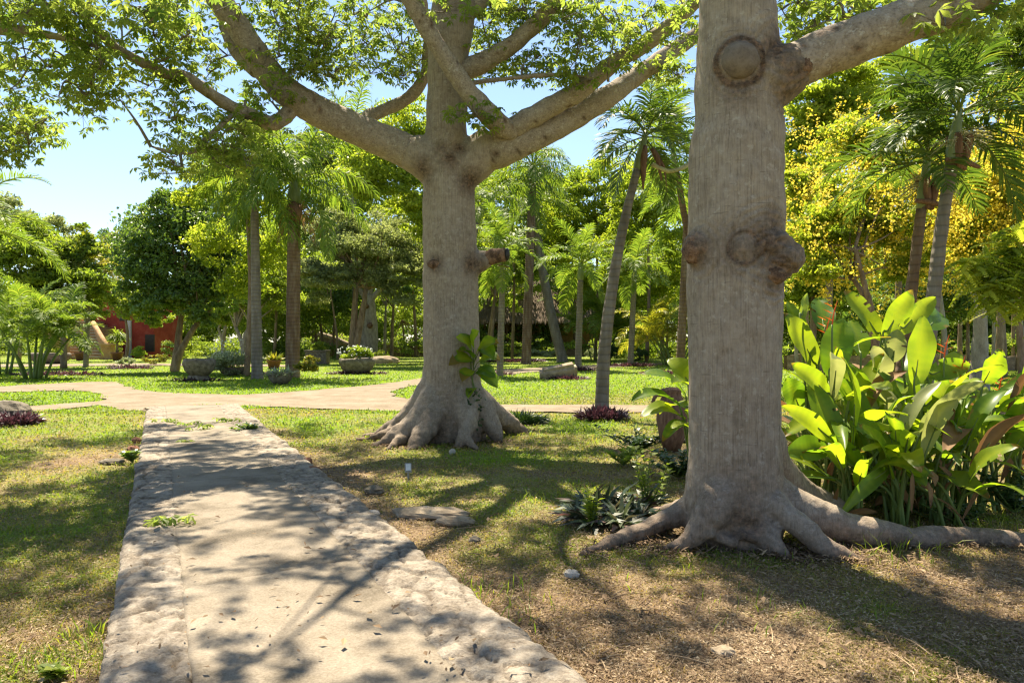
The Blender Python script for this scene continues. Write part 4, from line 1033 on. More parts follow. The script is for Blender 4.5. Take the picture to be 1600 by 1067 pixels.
# ------------------------------------------------------------ broad-leaved trees behind
def B(px, py, rx, ry, Z, k=0.9): 
    c = at(px, py, Z); return (c[0], c[1], c[2], rx * Z / F, rx * Z / F * k, ry * Z / F)
def tree(name, label, base, stems, blobs, m, n, leaf, seed, r=.2, bark='bark_brown', group='trees beyond the lawn', clump=.3, K=26, limbs=9, up=.3, aspect=.55, flat=.8, droop=.2, flowers=None, fn=None):
    """stems: list of point lists (world) for the trunk; limbs run on from its top to the clumps"""
    rng = np.random.default_rng(seed)
    base = np.asarray(base, float)
    root = thing(name, label, 'tree', base, group)
    cm = MB(); cen = cloud(cm, blobs, int(n * 1.35), leaf * 1.15, seed, clump * 1.0, int(K * 1.5), up, aspect, flat, droop, fn)
    tm = MB()
    for st in stems:
        st = [np.asarray(x, float) for x in st]
        rs = np.linspace(r, r * .55, len(st))
        tube(tm, st, rs, n=12, sub=5, wob=r * .18, seed=seed)
        tops = cen[rng.permutation(len(cen))[:limbs]]
        for c in tops:
            mid = (st[-1] + c) / 2 + np.array([0, 0, .12 * np.linalg.norm(c - st[-1])]) + rng.normal(0, .15, 3)
            tube(tm, [st[-1] - (0, 0, .1), mid, c], [r * .42, r * .22, r * .05], n=6, sub=4, cap=False)
    tm.build('trunk', M[bark], root, base, True)
    cm.build('crown', m, root, base)
    if flowers:
        fm = MB(); rng2 = np.random.default_rng(seed + 1)
        k = rng2.integers(0, len(cen), flowers)
        # hanging flower trails
        s0 = cen[k] + rng2.normal(0, 1, (flowers, 3)) * np.array([.6, .6, .55])
        for j in range(20):
            cards(fm, (s0 + np.array([0, 0, -.014]) * j * rng2.uniform(.4, 1.4, (flowers, 1)) + rng2.normal(0, .085 * (1.3 - j / 20), (flowers, 3))), .064 * rng2.uniform(.7, 1.3, flowers), rng2, .1, rng2.uniform(0, 1, flowers), .9)
        fm.build('blossom', M['blossom'], root, base)
    return root
def st(*p): return [at(*x) for x in p]
def feather_fn(mb, P, sz, rng, tone):
    """pinnate leaves: rows of small leaflets along a drooping stalk"""
    n = len(P); D = unit(sphere_dirs(rng, n) * np.array([1, 1, .35]) + (0, 0, -.12)); S = unit(np.cross(D, (0, 0, 1.0)))
    for j in range(9):
        c = P + D * (sz * (j / 8 - .1))[:, None] + np.array([0, 0, -1]) * (sz * .25 * (j / 8) ** 2)[:, None]
        for sg in (-1, 1):
            blades(mb, c, D * .55 + S * sg + (0, 0, -.15), sz * .3 * (1 - .4 * abs(j / 8 - .4)), sz * .095, .3, tone, side=np.cross(S * sg, (0, 0, 1.0)) + D)

GT = 'trees beyond the lawn'
tree('broadleaf_tree', 'dense dark green rounded tree with a forked leaning trunk before the red building', gnd(275, 580), [st((272, 585, 39), (278, 540, 39), (284, 480, 39)), st((272, 585, 39), (282, 548, 38.8), (308, 505, 38.5))],
     [B(275, 395, 95, 95, 39), B(330, 350, 75, 75, 39.5), B(225, 425, 52, 65, 38.5), B(345, 440, 70, 62, 39), B(265, 325, 55, 42, 39), B(290, 460, 60, 40, 38.3), B(240, 480, 60, 28, 38), B(330, 490, 45, 25, 38)], M['leaf_dark'], 24000, .2, 101, .24, 'bark_brown', GT, .26, 30)
tree('broadleaf_tree', 'light green airy tree above the many stemmed palm clump on the left', gnd(98, 572), [st((100, 575, 44), (99, 530, 44), (96, 480, 44))],
     [B(60, 410, 85, 62, 44), B(110, 440, 55, 55, 44), B(20, 380, 60, 60, 43), B(125, 385, 40, 40, 45), B(150, 455, 35, 45, 45), B(70, 470, 60, 35, 44)], M['leaf_mid'], 26000, .2, 103, .2, 'bark_brown', GT, .27)
tree('broadleaf_tree', 'grey green loose tree with leaning twin trunk left of the middle ceiba', gx(548, 54), [st((548, 564, 54), (552, 510, 54), (557, 445, 54)), st((551, 564, 54), (564, 500, 54), (572, 450, 54))],
     [B(545, 405, 80, 55, 54), B(610, 385, 70, 60, 55), B(520, 355, 60, 40, 54), B(625, 440, 55, 50, 54), B(505, 440, 50, 45, 53)], M['leaf_olive'], 26000, .21, 105, .3, 'bark_brown', GT, .25, 30)
tree('broadleaf_tree', 'small tree with pale forked trunk behind the grey trunked palm', gx(379, 56), [st((380, 568, 56), (379, 540, 56), (368, 510, 56)), st((380, 568, 56), (382, 530, 56), (392, 505, 56))],
     [B(375, 455, 45, 50, 56), B(400, 420, 45, 40, 57), B(430, 455, 45, 45, 57)], M['leaf_mid'], 12000, .2, 107, .22, 'bark_grey')
tree('broadleaf_tree', 'slim pale forked sapling right of the dark round tree', gx(347, 58), [st((348, 564, 58), (347, 530, 58), (341, 512, 58)), st((348, 564, 58), (348, 528, 58), (353, 510, 58))],
     [B(345, 485, 30, 30, 58)], M['leaf_mid'], 3500, .2, 109, .16, 'bark_grey', GT, .3, 14, 4)
# bottle shaped trunk far behind
root = thing('bottle_tree', 'swollen grey green bottle shaped trunk far behind, left of the middle ceiba', 'tree', gx(576, 68), GT)
ob = np.array(root.location)
mb = MB(); tube(mb, [at(576, 562, 68), at(576, 550, 68), at(576, 525, 68), at(576, 500, 68), at(576, 470, 68), at(576, 460, 68)], [.78, .82, .86, .78, .58, .42], n=20, sub=5, wob=.05)
for dx, dy in ((-14, 30), (16, 28), (4, 45), (-4, 50)): tube(mb, [at(576, 472, 68), at(576 + dx * .6, 472 - dy * .4, 68), at(576 + dx * 2, 472 - dy * 1.3, 68)], [.35, .26, .12], n=10, sub=4)
mb.build('trunk', M['bark_grey'], root, ob, True)
mb = MB(); lump(mb, at(578, 508, 67.2), .28, 4, .3, 3, 14); lump(mb, at(573, 478, 67.4), .24, 5, .3, 3, 14); mb.build('burl', M['burl'], root, ob, True)
mb = MB(); cloud(mb, [B(580, 415, 55, 30, 68), B(555, 425, 40, 25, 68)], 8000, .26, 5); mb.build('crown', M['leaf_olive'], root, ob)

rows = [ # label, kind, trunk px, Z, blobs, n, leaf
    ('bright tree crown seen behind and left of the middle ceiba trunk', 'leaf_bright', 698, 50, [(600, 245, 75, 70), (640, 200, 50, 55), (560, 280, 60, 50), (655, 300, 50, 60)], 18000, .24),
    ('tall green tree above the grey green loose tree', 'leaf_mid', 520, 75, [(500, 320, 70, 60), (570, 330, 70, 55), (450, 370, 50, 60), (620, 340, 55, 60)], 18000, .3),
    ('mid green tree filling the gap between the two tall left palms', 'leaf_mid', 428, 66, [(430, 390, 50, 55), (425, 460, 50, 50), (470, 440, 45, 60)], 13000, .26),
    ('dark tree behind the brown trunked palm', 'leaf_dark', 490, 72, [(490, 470, 60, 45), (540, 480, 50, 40), (440, 490, 40, 35)], 12000, .26),
    ('bright yellow green sprays hanging above the dark round tree', 'leaf_bright', 385, 34, [(330, 285, 50, 32), (375, 325, 45, 40), (300, 310, 35, 22), (410, 300, 35, 30)], 9000, .17),
    ('green tree at the skyline right of the middle ceiba', 'leaf_mid', 800, 70, [(790, 300, 65, 45), (860, 310, 70, 45), (830, 370, 80, 60)], 18000, .3),
    ('bright tree rising behind the small palms in the centre', 'leaf_bright', 930, 64, [(930, 300, 70, 52), (890, 350, 70, 50), (960, 360, 70, 55), (910, 290, 40, 30)], 20000, .28),
    ('yellow green tree behind the leaning palm', 'leaf_bright', 1010, 56, [(1010, 300, 60, 55), (1040, 350, 55, 60), (985, 340, 50, 50), (1020, 265, 40, 28)], 18000, .24),
    ('shaded tree behind the thatched hut', 'leaf_dark', 800, 82, [(770, 430, 55, 50), (830, 420, 60, 45), (720, 440, 50, 60), (880, 440, 50, 40)], 13000, .3),
    ('green tree left of the nearest ceiba, low behind the feathery clump', 'leaf_mid', 1040, 70, [(1030, 440, 60, 55), (970, 450, 50, 50), (1090, 430, 50, 60)], 13000, .28),
    ('low mid green tree in front of the far wall, right of the bottle shaped trunk', 'leaf_mid', 628, 80, [(620, 480, 45, 30), (650, 450, 40, 40), (590, 470, 30, 30)], 9000, .28),
    ('tree crown peeping over the light green airy tree at far left', 'leaf_olive', 30, 60, [(20, 345, 60, 40), (80, 365, 50, 32), (-40, 330, 60, 60)], 11000, .26),
    ('dark tree behind the red building, right of the stairs', 'leaf_dark', 200, 90, [(190, 400, 55, 50), (150, 415, 45, 45), (240, 380, 60, 50)], 12000, .32),
    ('tall mid green tree beyond the big fork of the middle ceiba', 'leaf_mid', 690, 60, [(690, 290, 60, 60), (740, 300, 45, 50), (710, 380, 70, 60)], 14000, .26),
    ('small tree with light leaves in front of the red building, right of the stairs', 'leaf_mid', 196, 60, [(205, 478, 36, 32), (172, 455, 36, 30), (232, 470, 30, 26), (252, 500, 26, 16), (150, 480, 22, 20)], 9000, .2),
    ('leafy tree behind the plume palm on the left', 'leaf_olive', 350, 78, [(345, 260, 60, 40), (400, 270, 60, 45), (460, 250, 60, 45), (540, 250, 60, 50), (395, 210, 45, 30)], 20000, .32),
]
for i, (lab, mk, px, Z, bl, n, lf) in enumerate(rows):
    top = at(px, bl[0][1] + bl[0][3] * .6, Z)
    tree('broadleaf_tree', lab, gx(px, Z), [[gx(px, Z) - (0, 0, .2), (gx(px, Z) + top) / 2 + (.2, 0, 0), top]], [B(*b, Z) for b in bl] + [B(px + dx_, bl[0][1] + dy_, 52, 44, Z + 2) for dx_, dy_ in (((-45, 95), (40, 110), (0, 150)) if i < 14 and px > 300 else ())], M[mk], n, lf, 200 + i, .15, 'bark_brown', GT, .3, 24)

# right side: yellow flowering trees, feathery tree, high bright crowns
GY_ = 'yellow flowering trees on the right'
tree('flowering_tree', 'yellow blossoming tree with a leaning reddish trunk above the paddle leaved plants', gx(1372, 17), [st((1378, 640, 17), (1366, 510, 17), (1350, 440, 17), (1335, 385, 17)), st((1372, 560, 17), (1352, 470, 17.2), (1330, 430, 17.4))],
     [B(1300, 360, 75, 50, 18), B(1390, 350, 60, 50, 18), B(1280, 420, 55, 35, 17.5), B(1420, 410, 55, 40, 18), B(1340, 300, 70, 40, 18.5)], M['leaf_bright'], 15000, .10, 301, .085, 'bark_brown', GY_, .3, 26, flowers=480)
tree('flowering_tree', 'tallest yellow blossoming tree behind the torn sheath palm', gx(1428, 21), [st((1425, 640, 21), (1425, 450, 21), (1431, 380, 21))],
     [B(1410, 250, 80, 60, 21), B(1480, 290, 70, 60, 21.5), B(1330, 230, 70, 50, 21), B(1500, 370, 60, 45, 21), B(1260, 290, 40, 60, 20.5)], M['leaf_bright'], 17000, .12, 303, .1, 'bark_brown', GY_, .3, 26, flowers=760)
tree('flowering_tree', 'yellow blossoming tree cut by the right edge of the picture', gx(1590, 18), [st((1600, 640, 18), (1590, 470, 18), (1580, 400, 18))],
     [B(1560, 290, 70, 60, 18), B(1600, 220, 60, 60, 18.4), B(1540, 370, 60, 40, 18), B(1640, 330, 60, 80, 18)], M['leaf_bright'], 14000, .11, 305, .09, 'bark_brown', GY_, .3, 26, flowers=1350)
tree('feathery_tree', 'fresh green tree of fine feathery leaves at the right edge above the paddle leaves', gx(1640, 13), [st((1660, 640, 13), (1640, 500, 13), (1605, 420, 13))],
     [B(1555, 455, 55, 42, 13), B(1600, 420, 50, 55, 13.2), B(1535, 420, 40, 30, 13), B(1620, 480, 40, 30, 13), B(1580, 380, 45, 30, 13.2)], M['leaf_bright'], 560, .30, 307, .07, 'bark_brown', GT, .3, 20, fn=feather_fn)
tree('broadleaf_tree', 'thick pale trunked tree under the feathery leaves at far right', gx(1530, 24), [st((1530, 620, 24), (1531, 540, 24), (1532, 470, 24))],
     [B(1530, 400, 80, 45, 25), B(1570, 350, 60, 60, 26)], M['leaf_mid'], 9000, .16, 309, .30, 'bark_grey')
for i, (lab, px, Z, bl, mk) in enumerate([
    ('high bright crown directly right of the nearest ceiba trunk', 1290, 28, [(1270, 170, 55, 60), (1320, 140, 60, 50), (1250, 240, 45, 50), (1300, 220, 60, 40)], 'leaf_bright'),
    ('high bright crown under the big right limb', 1400, 32, [(1380, 130, 60, 60), (1430, 190, 60, 50), (1350, 180, 50, 40), (1450, 110, 60, 50)], 'leaf_bright'),
    ('high crown in the top right corner behind the palm fronds', 1560, 30, [(1550, 120, 65, 70), (1600, 60, 60, 70), (1510, 60, 50, 50), (1620, 180, 50, 60)], 'leaf_mid'),
    ('leafy crown low between the nearest ceiba and the leaning reddish trunk', 1265, 30, [(1260, 350, 50, 70), (1250, 440, 50, 50), (1300, 470, 50, 40)], 'leaf_mid'),
    ('dark shaded tree behind the yellow blossom on the right', 1470, 36, [(1460, 440, 70, 60), (1400, 470, 60, 45), (1520, 470, 60, 45), (1350, 490, 50, 40)], 'leaf_dark'),
    ('green tree far right behind the thick pale trunk', 1590, 40, [(1580, 440, 60, 60), (1640, 400, 60, 90)], 'leaf_mid')]):
    top = at(px, bl[0][1] + bl[0][3] * .7, Z)
    tree('broadleaf_tree', lab, gx(px, Z), [[gx(px, Z) - (0, 0, .2), (gx(px, Z) + top) / 2 + (.15, 0, 0), top]], [B(*b, Z) for b in bl], M[mk], 14000, .15, 320 + i, .16, 'bark_brown', GT, .3, 24)
# slim dark trunks standing in the shade at the back
rng = np.random.default_rng(55)
slim = [(415, 70), (505, 74), (528, 66), (601, 76), (612, 72), (650, 78), (690, 74), (762, 70), (768, 62), (940, 74), (1012, 70), (1035, 66), (1245, 40), (1262, 34), (1390, 38), (1478, 34), (1500, 40), (1512, 36), (1552, 38), (1570, 34), (1583, 42), (1597, 36)]
for i, (px, Z) in enumerate(slim):
    b = gx(px, Z); h_ = rng.uniform(5, 7); ln = rng.normal(0, .35)
    root = thing('slim_tree', ('slender bare trunked tree standing in the shade beyond the paddle leaved plants' if px > 1200 else 'slender bare trunked tree standing in the shade at the far side of the lawn'), 'tree', b,
                 'slender shaded trees behind the paddle leaved plants' if px > 1200 else 'slender shaded trees across the lawn')
    mb = MB(); r_ = rng.uniform(.09, .17) * (Z / 60) ** .5
    tp = b + (ln, 0, h_)
    tube(mb, [b - (0, 0, .2), b + (ln * .2, 0, h_ * .4), tp], [r_ * 1.2, r_, r_ * .6], n=8, sub=5, wob=.04)
    for k in range(4): tube(mb, [tp - (0, 0, h_ * .25 * rng.uniform(0, 1)), tp + (rng.normal(0, .6), rng.normal(0, .6), .7), tp + (rng.normal(0, 1.2), rng.normal(0, 1), 1.6)], [r_ * .5, r_ * .3, .02], n=6, sub=3)
    mb.build('trunk', M['bark_brown' if i % 3 else 'bark_grey'], root, b, True)
    mb = MB(); cloud(mb, [(tp[0], tp[1], tp[2] + 1.0, 1.9, 1.9, 1.5)], 2600, .22 if Z > 50 else .15, 700 + i, .35, 14); mb.build('crown', M[('leaf_mid', 'leaf_dark', 'leaf_wood')[i % 3]], root, b)
# far wood
mb = MB(); rng = np.random.default_rng(77)
for k in range(420):
    px = rng.uniform(-500, 2100); Z = rng.uniform(88, 130)
    if px > 1150: Z = rng.uniform(46, 70)
    hmax = 12 if px < 290 else (25 if px < 1150 else 17)
    c = gx(px, Z)
    hh = hmax * rng.uniform(.3, 1)
    cloud(mb, [(c[0], c[1], hh * .5, 4.2, 3.2, hh * .52)], 2200, .42 if Z > 80 else .3, 900 + k, .3, 16)
stuff(mb.build('distant_wood', M['leaf_wood']), 'mass of far woodland closing the garden behind the trees', 'woodland')
mb = MB()
for k in range(480):
    px = rng.uniform(-300, 1900); Z = rng.uniform(76, 92) if px < 1150 else rng.uniform(42, 60)
    c = gx(px, Z); cloud(mb, [(c[0], c[1], .9, 1.9, 1.2, rng.uniform(.7, 1.7))], 260, .3, 1300 + k, .4, 6)
stuff(mb.build('undergrowth', M['leaf_wood']), 'dark undergrowth along the far edge of the lawn', 'undergrowth')

# ------------------------------------------------------------ buildings, stairs, walls
def wallbox(mb, x0, x1, y0, y1, z0, z1): box(mb, ((x0 + x1) / 2, (y0 + y1) / 2, (z0 + z1) / 2), (x1 - x0, y1 - y0, z1 - z0))
ZB = 72.0
bx = lambda px, Z=ZB: (px - CX) / F * Z
bz = lambda py, Z=ZB: H - (py - CY) / F * Z
root = thing('red_house', 'red stuccoed building half hidden behind the dark round tree', 'building', (bx(215), ZB + 2, 0))
oh = np.array(root.location)
mb = MB(); wallbox(mb, bx(150), bx(240), ZB, ZB + 6, -.2, bz(448)); mb.build('wall', M['stucco_red'], root, oh)
mb = MB(); wallbox(mb, bx(146), bx(243), ZB - .15, ZB + 6.1, bz(448) + .003, bz(443)); mb.build('cornice', M['stucco_pale'], root, oh)
for x0, x1, y0, y1 in ((228, 241, 523, 548), (188, 198, 470, 500), (212, 221, 470, 500)):
    mb = MB(); wallbox(mb, bx(x0) - .06, bx(x1) + .06, ZB - .06, ZB + .02, bz(y1) - .06, bz(y0) + .06); w_ = mb.build('window', M['timber'], root, oh)
    mb = MB(); wallbox(mb, bx(x0), bx(x1), ZB - .09, ZB - .05, bz(y1), bz(y0)); mb.build('pane', M['window_dark'], w_, oh)
mb = MB(); wallbox(mb, bx(200), bx(206), ZB - .25, ZB - .01, -.1, bz(500)); mb.build('pilaster', M['stucco_pale'], root, oh)
root = thing('staircase', 'ochre stone stairs with a sloping parapet climbing left beside the red building', 'stairs', (bx(140, 66), 66, 0))
os_ = np.array(root.location)
xa, xb = bx(112, 66), bx(168, 66)
for k in range(13):
    mb = MB(); sh = -k * .30
    box(mb, ((xa + xb) / 2 + sh - .4, 66 + k * .3 + 1.5, .14 + k * .27 - .6), (xb - xa + .8, 3.0, 1.2 + .27))
    st_ = mb.build('step', M['stucco_ochre'], root, os_)
    mb = MB(); box(mb, ((xa + xb) / 2 + sh - .4, 66 + k * .3 - .02, .14 + k * .27 + .09), (xb - xa + .86, .16, .09)); mb.build('lit_tread_strip', M['stone_white'], st_, os_)  # added strip, its pale colour stands for the sunlit tread
mb = MB()
V = []
for y_, sx, z0, z1 in ((65.6, 0, -.2, 1.0), (69.6, -3.6, -.2, 3.3)):
    for dx in (0, .55): V += [(xb + sx + dx, y_, z0), (xb + sx + dx, y_, z1)]
mb.add(V, [(0, 1, 3, 2), (4, 6, 7, 5), (0, 4, 5, 1), (2, 3, 7, 6), (1, 5, 7, 3), (0, 2, 6, 4)]); mb.build('parapet', M['stucco_ochre'], root, os_)
mb = MB(); tube(mb, [(xb + .27, 65.5, 1.05), (xb + .27 - 3.6, 69.6, 3.35)], [.22, .22], n=10, sub=3); mb.build('coping', M['stucco_ochre'], root, os_, True)
mb = MB(); wallbox(mb, xb - .1, xb + .75, 65.1, 65.9, -.2, 1.25); wallbox(mb, xb - .2, xb + .85, 65.0, 66.0, 1.253, 1.4); mb.build('pedestal', M['stucco_ochre'], root, os_)
mb = MB(); wallbox(mb, xa - .95, xa - .1, 65.1, 65.9, -.2, 1.9); wallbox(mb, xa - 1.05, xa, 65.0, 66.0, 1.903, 2.05); mb.build('pedestal', M['stucco_ochre'], root, os_)
mb = MB(); wallbox(mb, xa - 4.6, xa - 2.4, 70, 72, -.2, 4.0); mb.build('side_wall', M['stucco_ochre'], root, os_)

root = thing('thatched_hut', 'open sided hut with a dark thatched roof at the far side of the lawn', 'hut', gx(855, 84))
oh = np.array(root.location); ZH = 82
hx0, hx1 = bx(752, ZH), bx(972, ZH)
mb = MB()
ze, zr = bz(500, ZH), bz(432, ZH)
V = [(hx0 - .8, ZH - 1, ze), (hx1 + .8, ZH - 1, ze), (hx1 + .8, ZH + 7, ze), (hx0 - .8, ZH + 7, ze), (hx0 + 3, ZH + 3, zr), (hx1 - 3, ZH + 3, zr)]
V += [(x, y, z - .35) for x, y, z in V[:4]]
mb.add(V, [(0, 1, 5, 4), (2, 3, 4, 5), (6, 7, 1, 0), (7, 8, 2, 1), (8, 9, 3, 2), (9, 6, 0, 3), (9, 8, 7, 6)], [(1, 2, 5), (3, 0, 4)])
rr = np.random.default_rng(3)
n = 2500; u = rr.uniform(0, 1, n); v = rr.uniform(0, 1, n)
P = np.column_stack([hx0 - .8 + (hx1 - hx0 + 1.6) * u, ZH - 1 + 4 * v - .05, ze + (zr - ze) * v]); P[:, 0] = P[:, 0] * (1 - v * .3) + (hx0 + hx1) / 2 * v * .3
blades(mb, P, np.tile([0, -.7, -.75], (n, 1)) + rr.normal(0, .12, (n, 3)), .8, .12, .2)
mb.build('roof', M['thatch'], root, oh)
mb = MB(); wallbox(mb, hx0 + .6, hx1 - .6, ZH + 4.5, ZH + 4.7, -.1, ze); mb.build('back_wall', M['stucco_ochre'], root, oh)
mb = MB(); wallbox(mb, hx0, hx1, ZH - .4, ZH - .1, -.1, .75); mb.build('low_wall', M['wall_ruin'], root, oh)
for k in range(7):
    x = hx0 + .4 + (hx1 - hx0 - .8) * k / 6
    mb = MB(); tube(mb, [(x, ZH - .25, .7), (x, ZH - .25, ze)], [.13, .11], n=8, sub=2); mb.build('post', M['timber'], root, oh, True)

def stone_wall(label, x0, x1, Z, h, seed, dz=.5):
    mb = MB(); n = 80; xs_ = np.linspace(x0, x1, n)
    tp = h + (fbm(np.column_stack([xs_, xs_ * 0, xs_ * 0]), .6, seed, 4) - .5) * h * .45
    V = []
    for x, t_ in zip(xs_, tp): V += [(x, Z, -.2), (x, Z + .03, t_), (x, Z + dz, t_ - .03), (x, Z + dz + .03, -.2)]
    q = []
    for i in range(n - 1):
        for j in range(3): q.append((i * 4 + j, i * 4 + 4 + j, i * 4 + 5 + j, i * 4 + 1 + j))
    mb.add(V, q)
    return tag(mb.build('rubble_wall', M['wall_ruin']), label, 'wall')
stone_wall('long low rubble wall behind the two tall left palms', bx(400, 80), bx(780, 80), 80, 1.25, 3)
stone_wall('higher brown rubble wall left of the bottle shaped trunk', bx(470, 84), bx(556, 84), 84, 2.5, 5)
stone_wall('low rubble wall in the shade beyond the paddle leaved plants', bx(1230, 40), bx(1680, 40), 40, .85, 7)
root = thing('sloping_ramp', 'pale sloping stone parapet on the far rubble wall', 'ramp', (bx(520, 78), 78, 0))
mb = MB(); tube(mb, [(bx(484, 78), 79, bz(518, 78)), (bx(520, 78), 78.5, bz(528, 78)), (bx(552, 78), 78, bz(541, 78))], [.24, .24, .24], n=8, sub=3); mb.build('coping', M['stone_tan'], root, root.location, True)
mb = MB(); V = [(bx(484, 78), 79.1, -.1), (bx(484, 78), 79.1, bz(519, 78)), (bx(552, 78), 78.1, -.1), (bx(552, 78), 78.1, bz(542, 78)), (bx(484, 78), 79.5, -.1), (bx(484, 78), 79.5, bz(519, 78)), (bx(552, 78), 78.5, -.1), (bx(552, 78), 78.5, bz(542, 78))]
mb.add(V, [(0, 2, 3, 1), (4, 5, 7, 6), (1, 3, 7, 5), (0, 1, 5, 4), (2, 6, 7, 3)]); mb.build('side', M['wall_ruin'], root, root.location)

# ------------------------------------------------------------ planters, pots, stones
def bush(mb, c, rx, ry, rz, n, leaf, seed, up=.6, aspect=.5, clump=.4, K=12):
    cloud(mb, [(c[0], c[1], c[2], rx, ry, rz)], n, leaf, seed, clump, K, up, aspect)
def straps(mb, c, rx, ry, n, L, Wd, seed, bend=.5, lean=.6, z0=0.0, hz=0.0):
    rng = np.random.default_rng(seed)
    a = rng.uniform(0, 6.28, n); r_ = rng.uniform(0, 1, n) ** .5
    P = np.asarray(c, float) + np.column_stack([np.cos(a) * r_ * rx, np.sin(a) * r_ * ry, z0 + hz * rng.uniform(0, 1, n) * (1 - r_ * .7)])
    D = np.column_stack([np.cos(a) * r_ * lean, np.sin(a) * r_ * lean, np.full(n, .8)]) + rng.normal(0, .35, (n, 3))
    blades(mb, P, D, L * rng.uniform(.6, 1.2, n), Wd * rng.uniform(.7, 1.2, n), bend, np.clip(rng.normal(.5, .25, n), 0, 1), rng=rng)
def ground_bed(name, label, c, rx, ry, n, L, Wd, seed, m, cat='plants', hz=.1, group=None):
    mb = MB(); straps(mb, c, rx, ry, n, L, Wd, seed, .5, .9, 0, hz)
    return tag(mb.build(name, m), label, cat, group)
def bowl(mb, c, r, h, seed, sx=1.0, sy=.8):
    lathe(mb, c, [(r * .3, 0), (r * .55, .02), (r * .86, h * .35), (r, h * .7), (r * .98, h * .93), (r * .9, h), (r * .78, h * .97), (r * .72, h * .8), (.01, h * .76)], 26, .5, sx, sy, .14, seed)

g = gnd(311, 595); root = thing('stone_bowl', 'round carved stone bowl on the lawn, before a silvery bush', 'planter', g)
mb = MB(); bowl(mb, g + (0, 0, .20), .66, .70, 2); mb.build('bowl', M['stone'], root, g, True)
mb = MB(); lump(mb, g + (0, 0, .1), .42, 5, .3, 2, 18, sq=(1.2, .9, .5)); mb.build('base_stone', M['stone'], root, g, True)
ground_bed('purple_plants', 'low brownish plants around the foot of the round stone bowl', g, 1.0, .5, 260, .2, .045, 3, M['purple'])
g = gnd(340, 588) + (0.2, 1.2, 0); root = thing('planted_trough', 'grey trough overflowing with a silvery flowering bush', 'planter', g)
mb = MB(); bowl(mb, g, .5, .4, 4, 1.2); mb.build('trough', M['stone'], root, g, True)
mb = MB(); bush(mb, g + (.1, -.25, .72), 1.2, .85, .8, 3600, .12, 7); straps(mb, g + (.1, 0, .6), 1.0, .7, 500, .7, .05, 8, .4, .9); mb.build('bush', M['shrub_silver'], root, g)
mb = MB(); rr = np.random.default_rng(5); P = g + (.1, 0, 1.25) + sphere_dirs(rr, 130) * (1.1, .8, .45); cards(mb, P, .09, rr, .8, .5, .9); mb.build('blossom', M['petal_white'], root, g)['kind'] = 'stuff'
mb = MB(); bush(mb, g + (-.95, -.2, .45), .5, .4, .35, 900, .13, 9); tag(mb.build('low_shrub', M['leaf_mid']), 'low bright green shrub just behind the round stone bowl', 'shrub')
ground_bed('purple_plants', 'reddish ground plants right of the silvery bush', g + (1.5, .2, 0), 1.1, .5, 420, .2, .045, 11, M['purple'])
g = gnd(438, 600); root = thing('stone_planter', 'squat grey stone with a small silvery plant at the foot of the brown trunked palm', 'planter', g)
mb = MB(); bowl(mb, g, .46, .46, 8, 1.0, .8); mb.build('bowl', M['stone'], root, g, True)
mb = MB(); straps(mb, g + (0, 0, .3), .36, .3, 260, .42, .05, 9, .6, .9); mb.build('plant', M['shrub_silver'], root, g)
g = gnd(468, 592) + (.15, .5, 0); mb = MB(); bush(mb, g + (.1, 0, .6), .48, .4, .6, 900, .16, 12, .6, .45, .35, 14); tag(mb.build('croton', M['shrub_yellow']), 'yellow and green croton bush right behind the brown trunked palm', 'shrub')
g = gnd(428, 576); root = thing('flower_pot', 'terracotta pot with a yellow leaved plant left of the brown trunked palm', 'pot', g)
mb = MB(); lathe(mb, g, [(.01, 0), (.28, 0), (.38, .42), (.43, .43), (.43, .53), (.36, .53), (.33, .4), (.01, .4)], 20); mb.build('pot', M['terracotta'], root, g, True)
mb = MB(); straps(mb, g + (0, 0, .45), .28, .25, 120, .55, .11, 14, .4, .8); mb.build('plant', M['shrub_yellow'], root, g)
g = gnd(558, 584); root = thing('stone_trough', 'weathered stone trough filled with a lime green flowering plant', 'planter', g)
mb = MB(); bowl(mb, g, .88, .78, 15, 1.0, .75); mb.build('trough', M['stone'], root, g, True)
mb = MB(); bush(mb, g + (-.1, 0, .98), .85, .55, .42, 1700, .17, 16, .8, .55, .4, 14); mb.build('plant', M['shrub_lime'], root, g)
mb = MB(); rr = np.random.default_rng(6); P = g + (-.1, 0, 1.12) + sphere_dirs(rr, 60) * (.9, .6, .28); cards(mb, P, .11, rr, .8, .5, .9); mb.build('blossom', M['petal_white'], root, g)['kind'] = 'stuff'
ground_bed('purple_plants', 'reddish ground plants around the lime planted trough', g + (0, -.2, 0), 1.5, .5, 480, .2, .05, 17, M['purple'])
g = gnd(496, 568); root = thing('square_planter', 'mossy square stone planter with dark leaves beyond the croton', 'planter', g)
mb = MB(); box(mb, g + (0, 0, .45), (1.5, 1.1, .9)); box(mb, g + (0, 0, .94), (1.62, 1.2, .1)); mb.build('planter_box', M['stone'], root, g)
mb = MB(); bush(mb, g + (0, 0, 1.25), .8, .5, .5, 700, .2, 19); mb.build('plant', M['leaf_mid'], root, g)
g = gnd(598, 567); mb = MB(); lump(mb, g + (0, 0, .15), .8, 6, .3, 2, 20, sq=(1.5, .8, .5)); tag(mb.build('boulder', M['stone_tan']), 'flat mossy boulder behind the lime planted trough', 'stone')
mb = MB(); bush(mb, g + (-.2, .6, .5), .8, .5, .45, 600, .16, 20); tag(mb.build('low_shrub', M['leaf_mid']), 'green shrub behind the flat mossy boulder', 'shrub')
g = gnd(872, 592); root = thing('grinding_stone', 'tilted brown slab like stone lying in the sunny lawn by purple plants', 'stone', g)
mb = MB(); V0 = len(mb.v); box(mb, (0, 0, 0), (1.55, .55, .62)); 
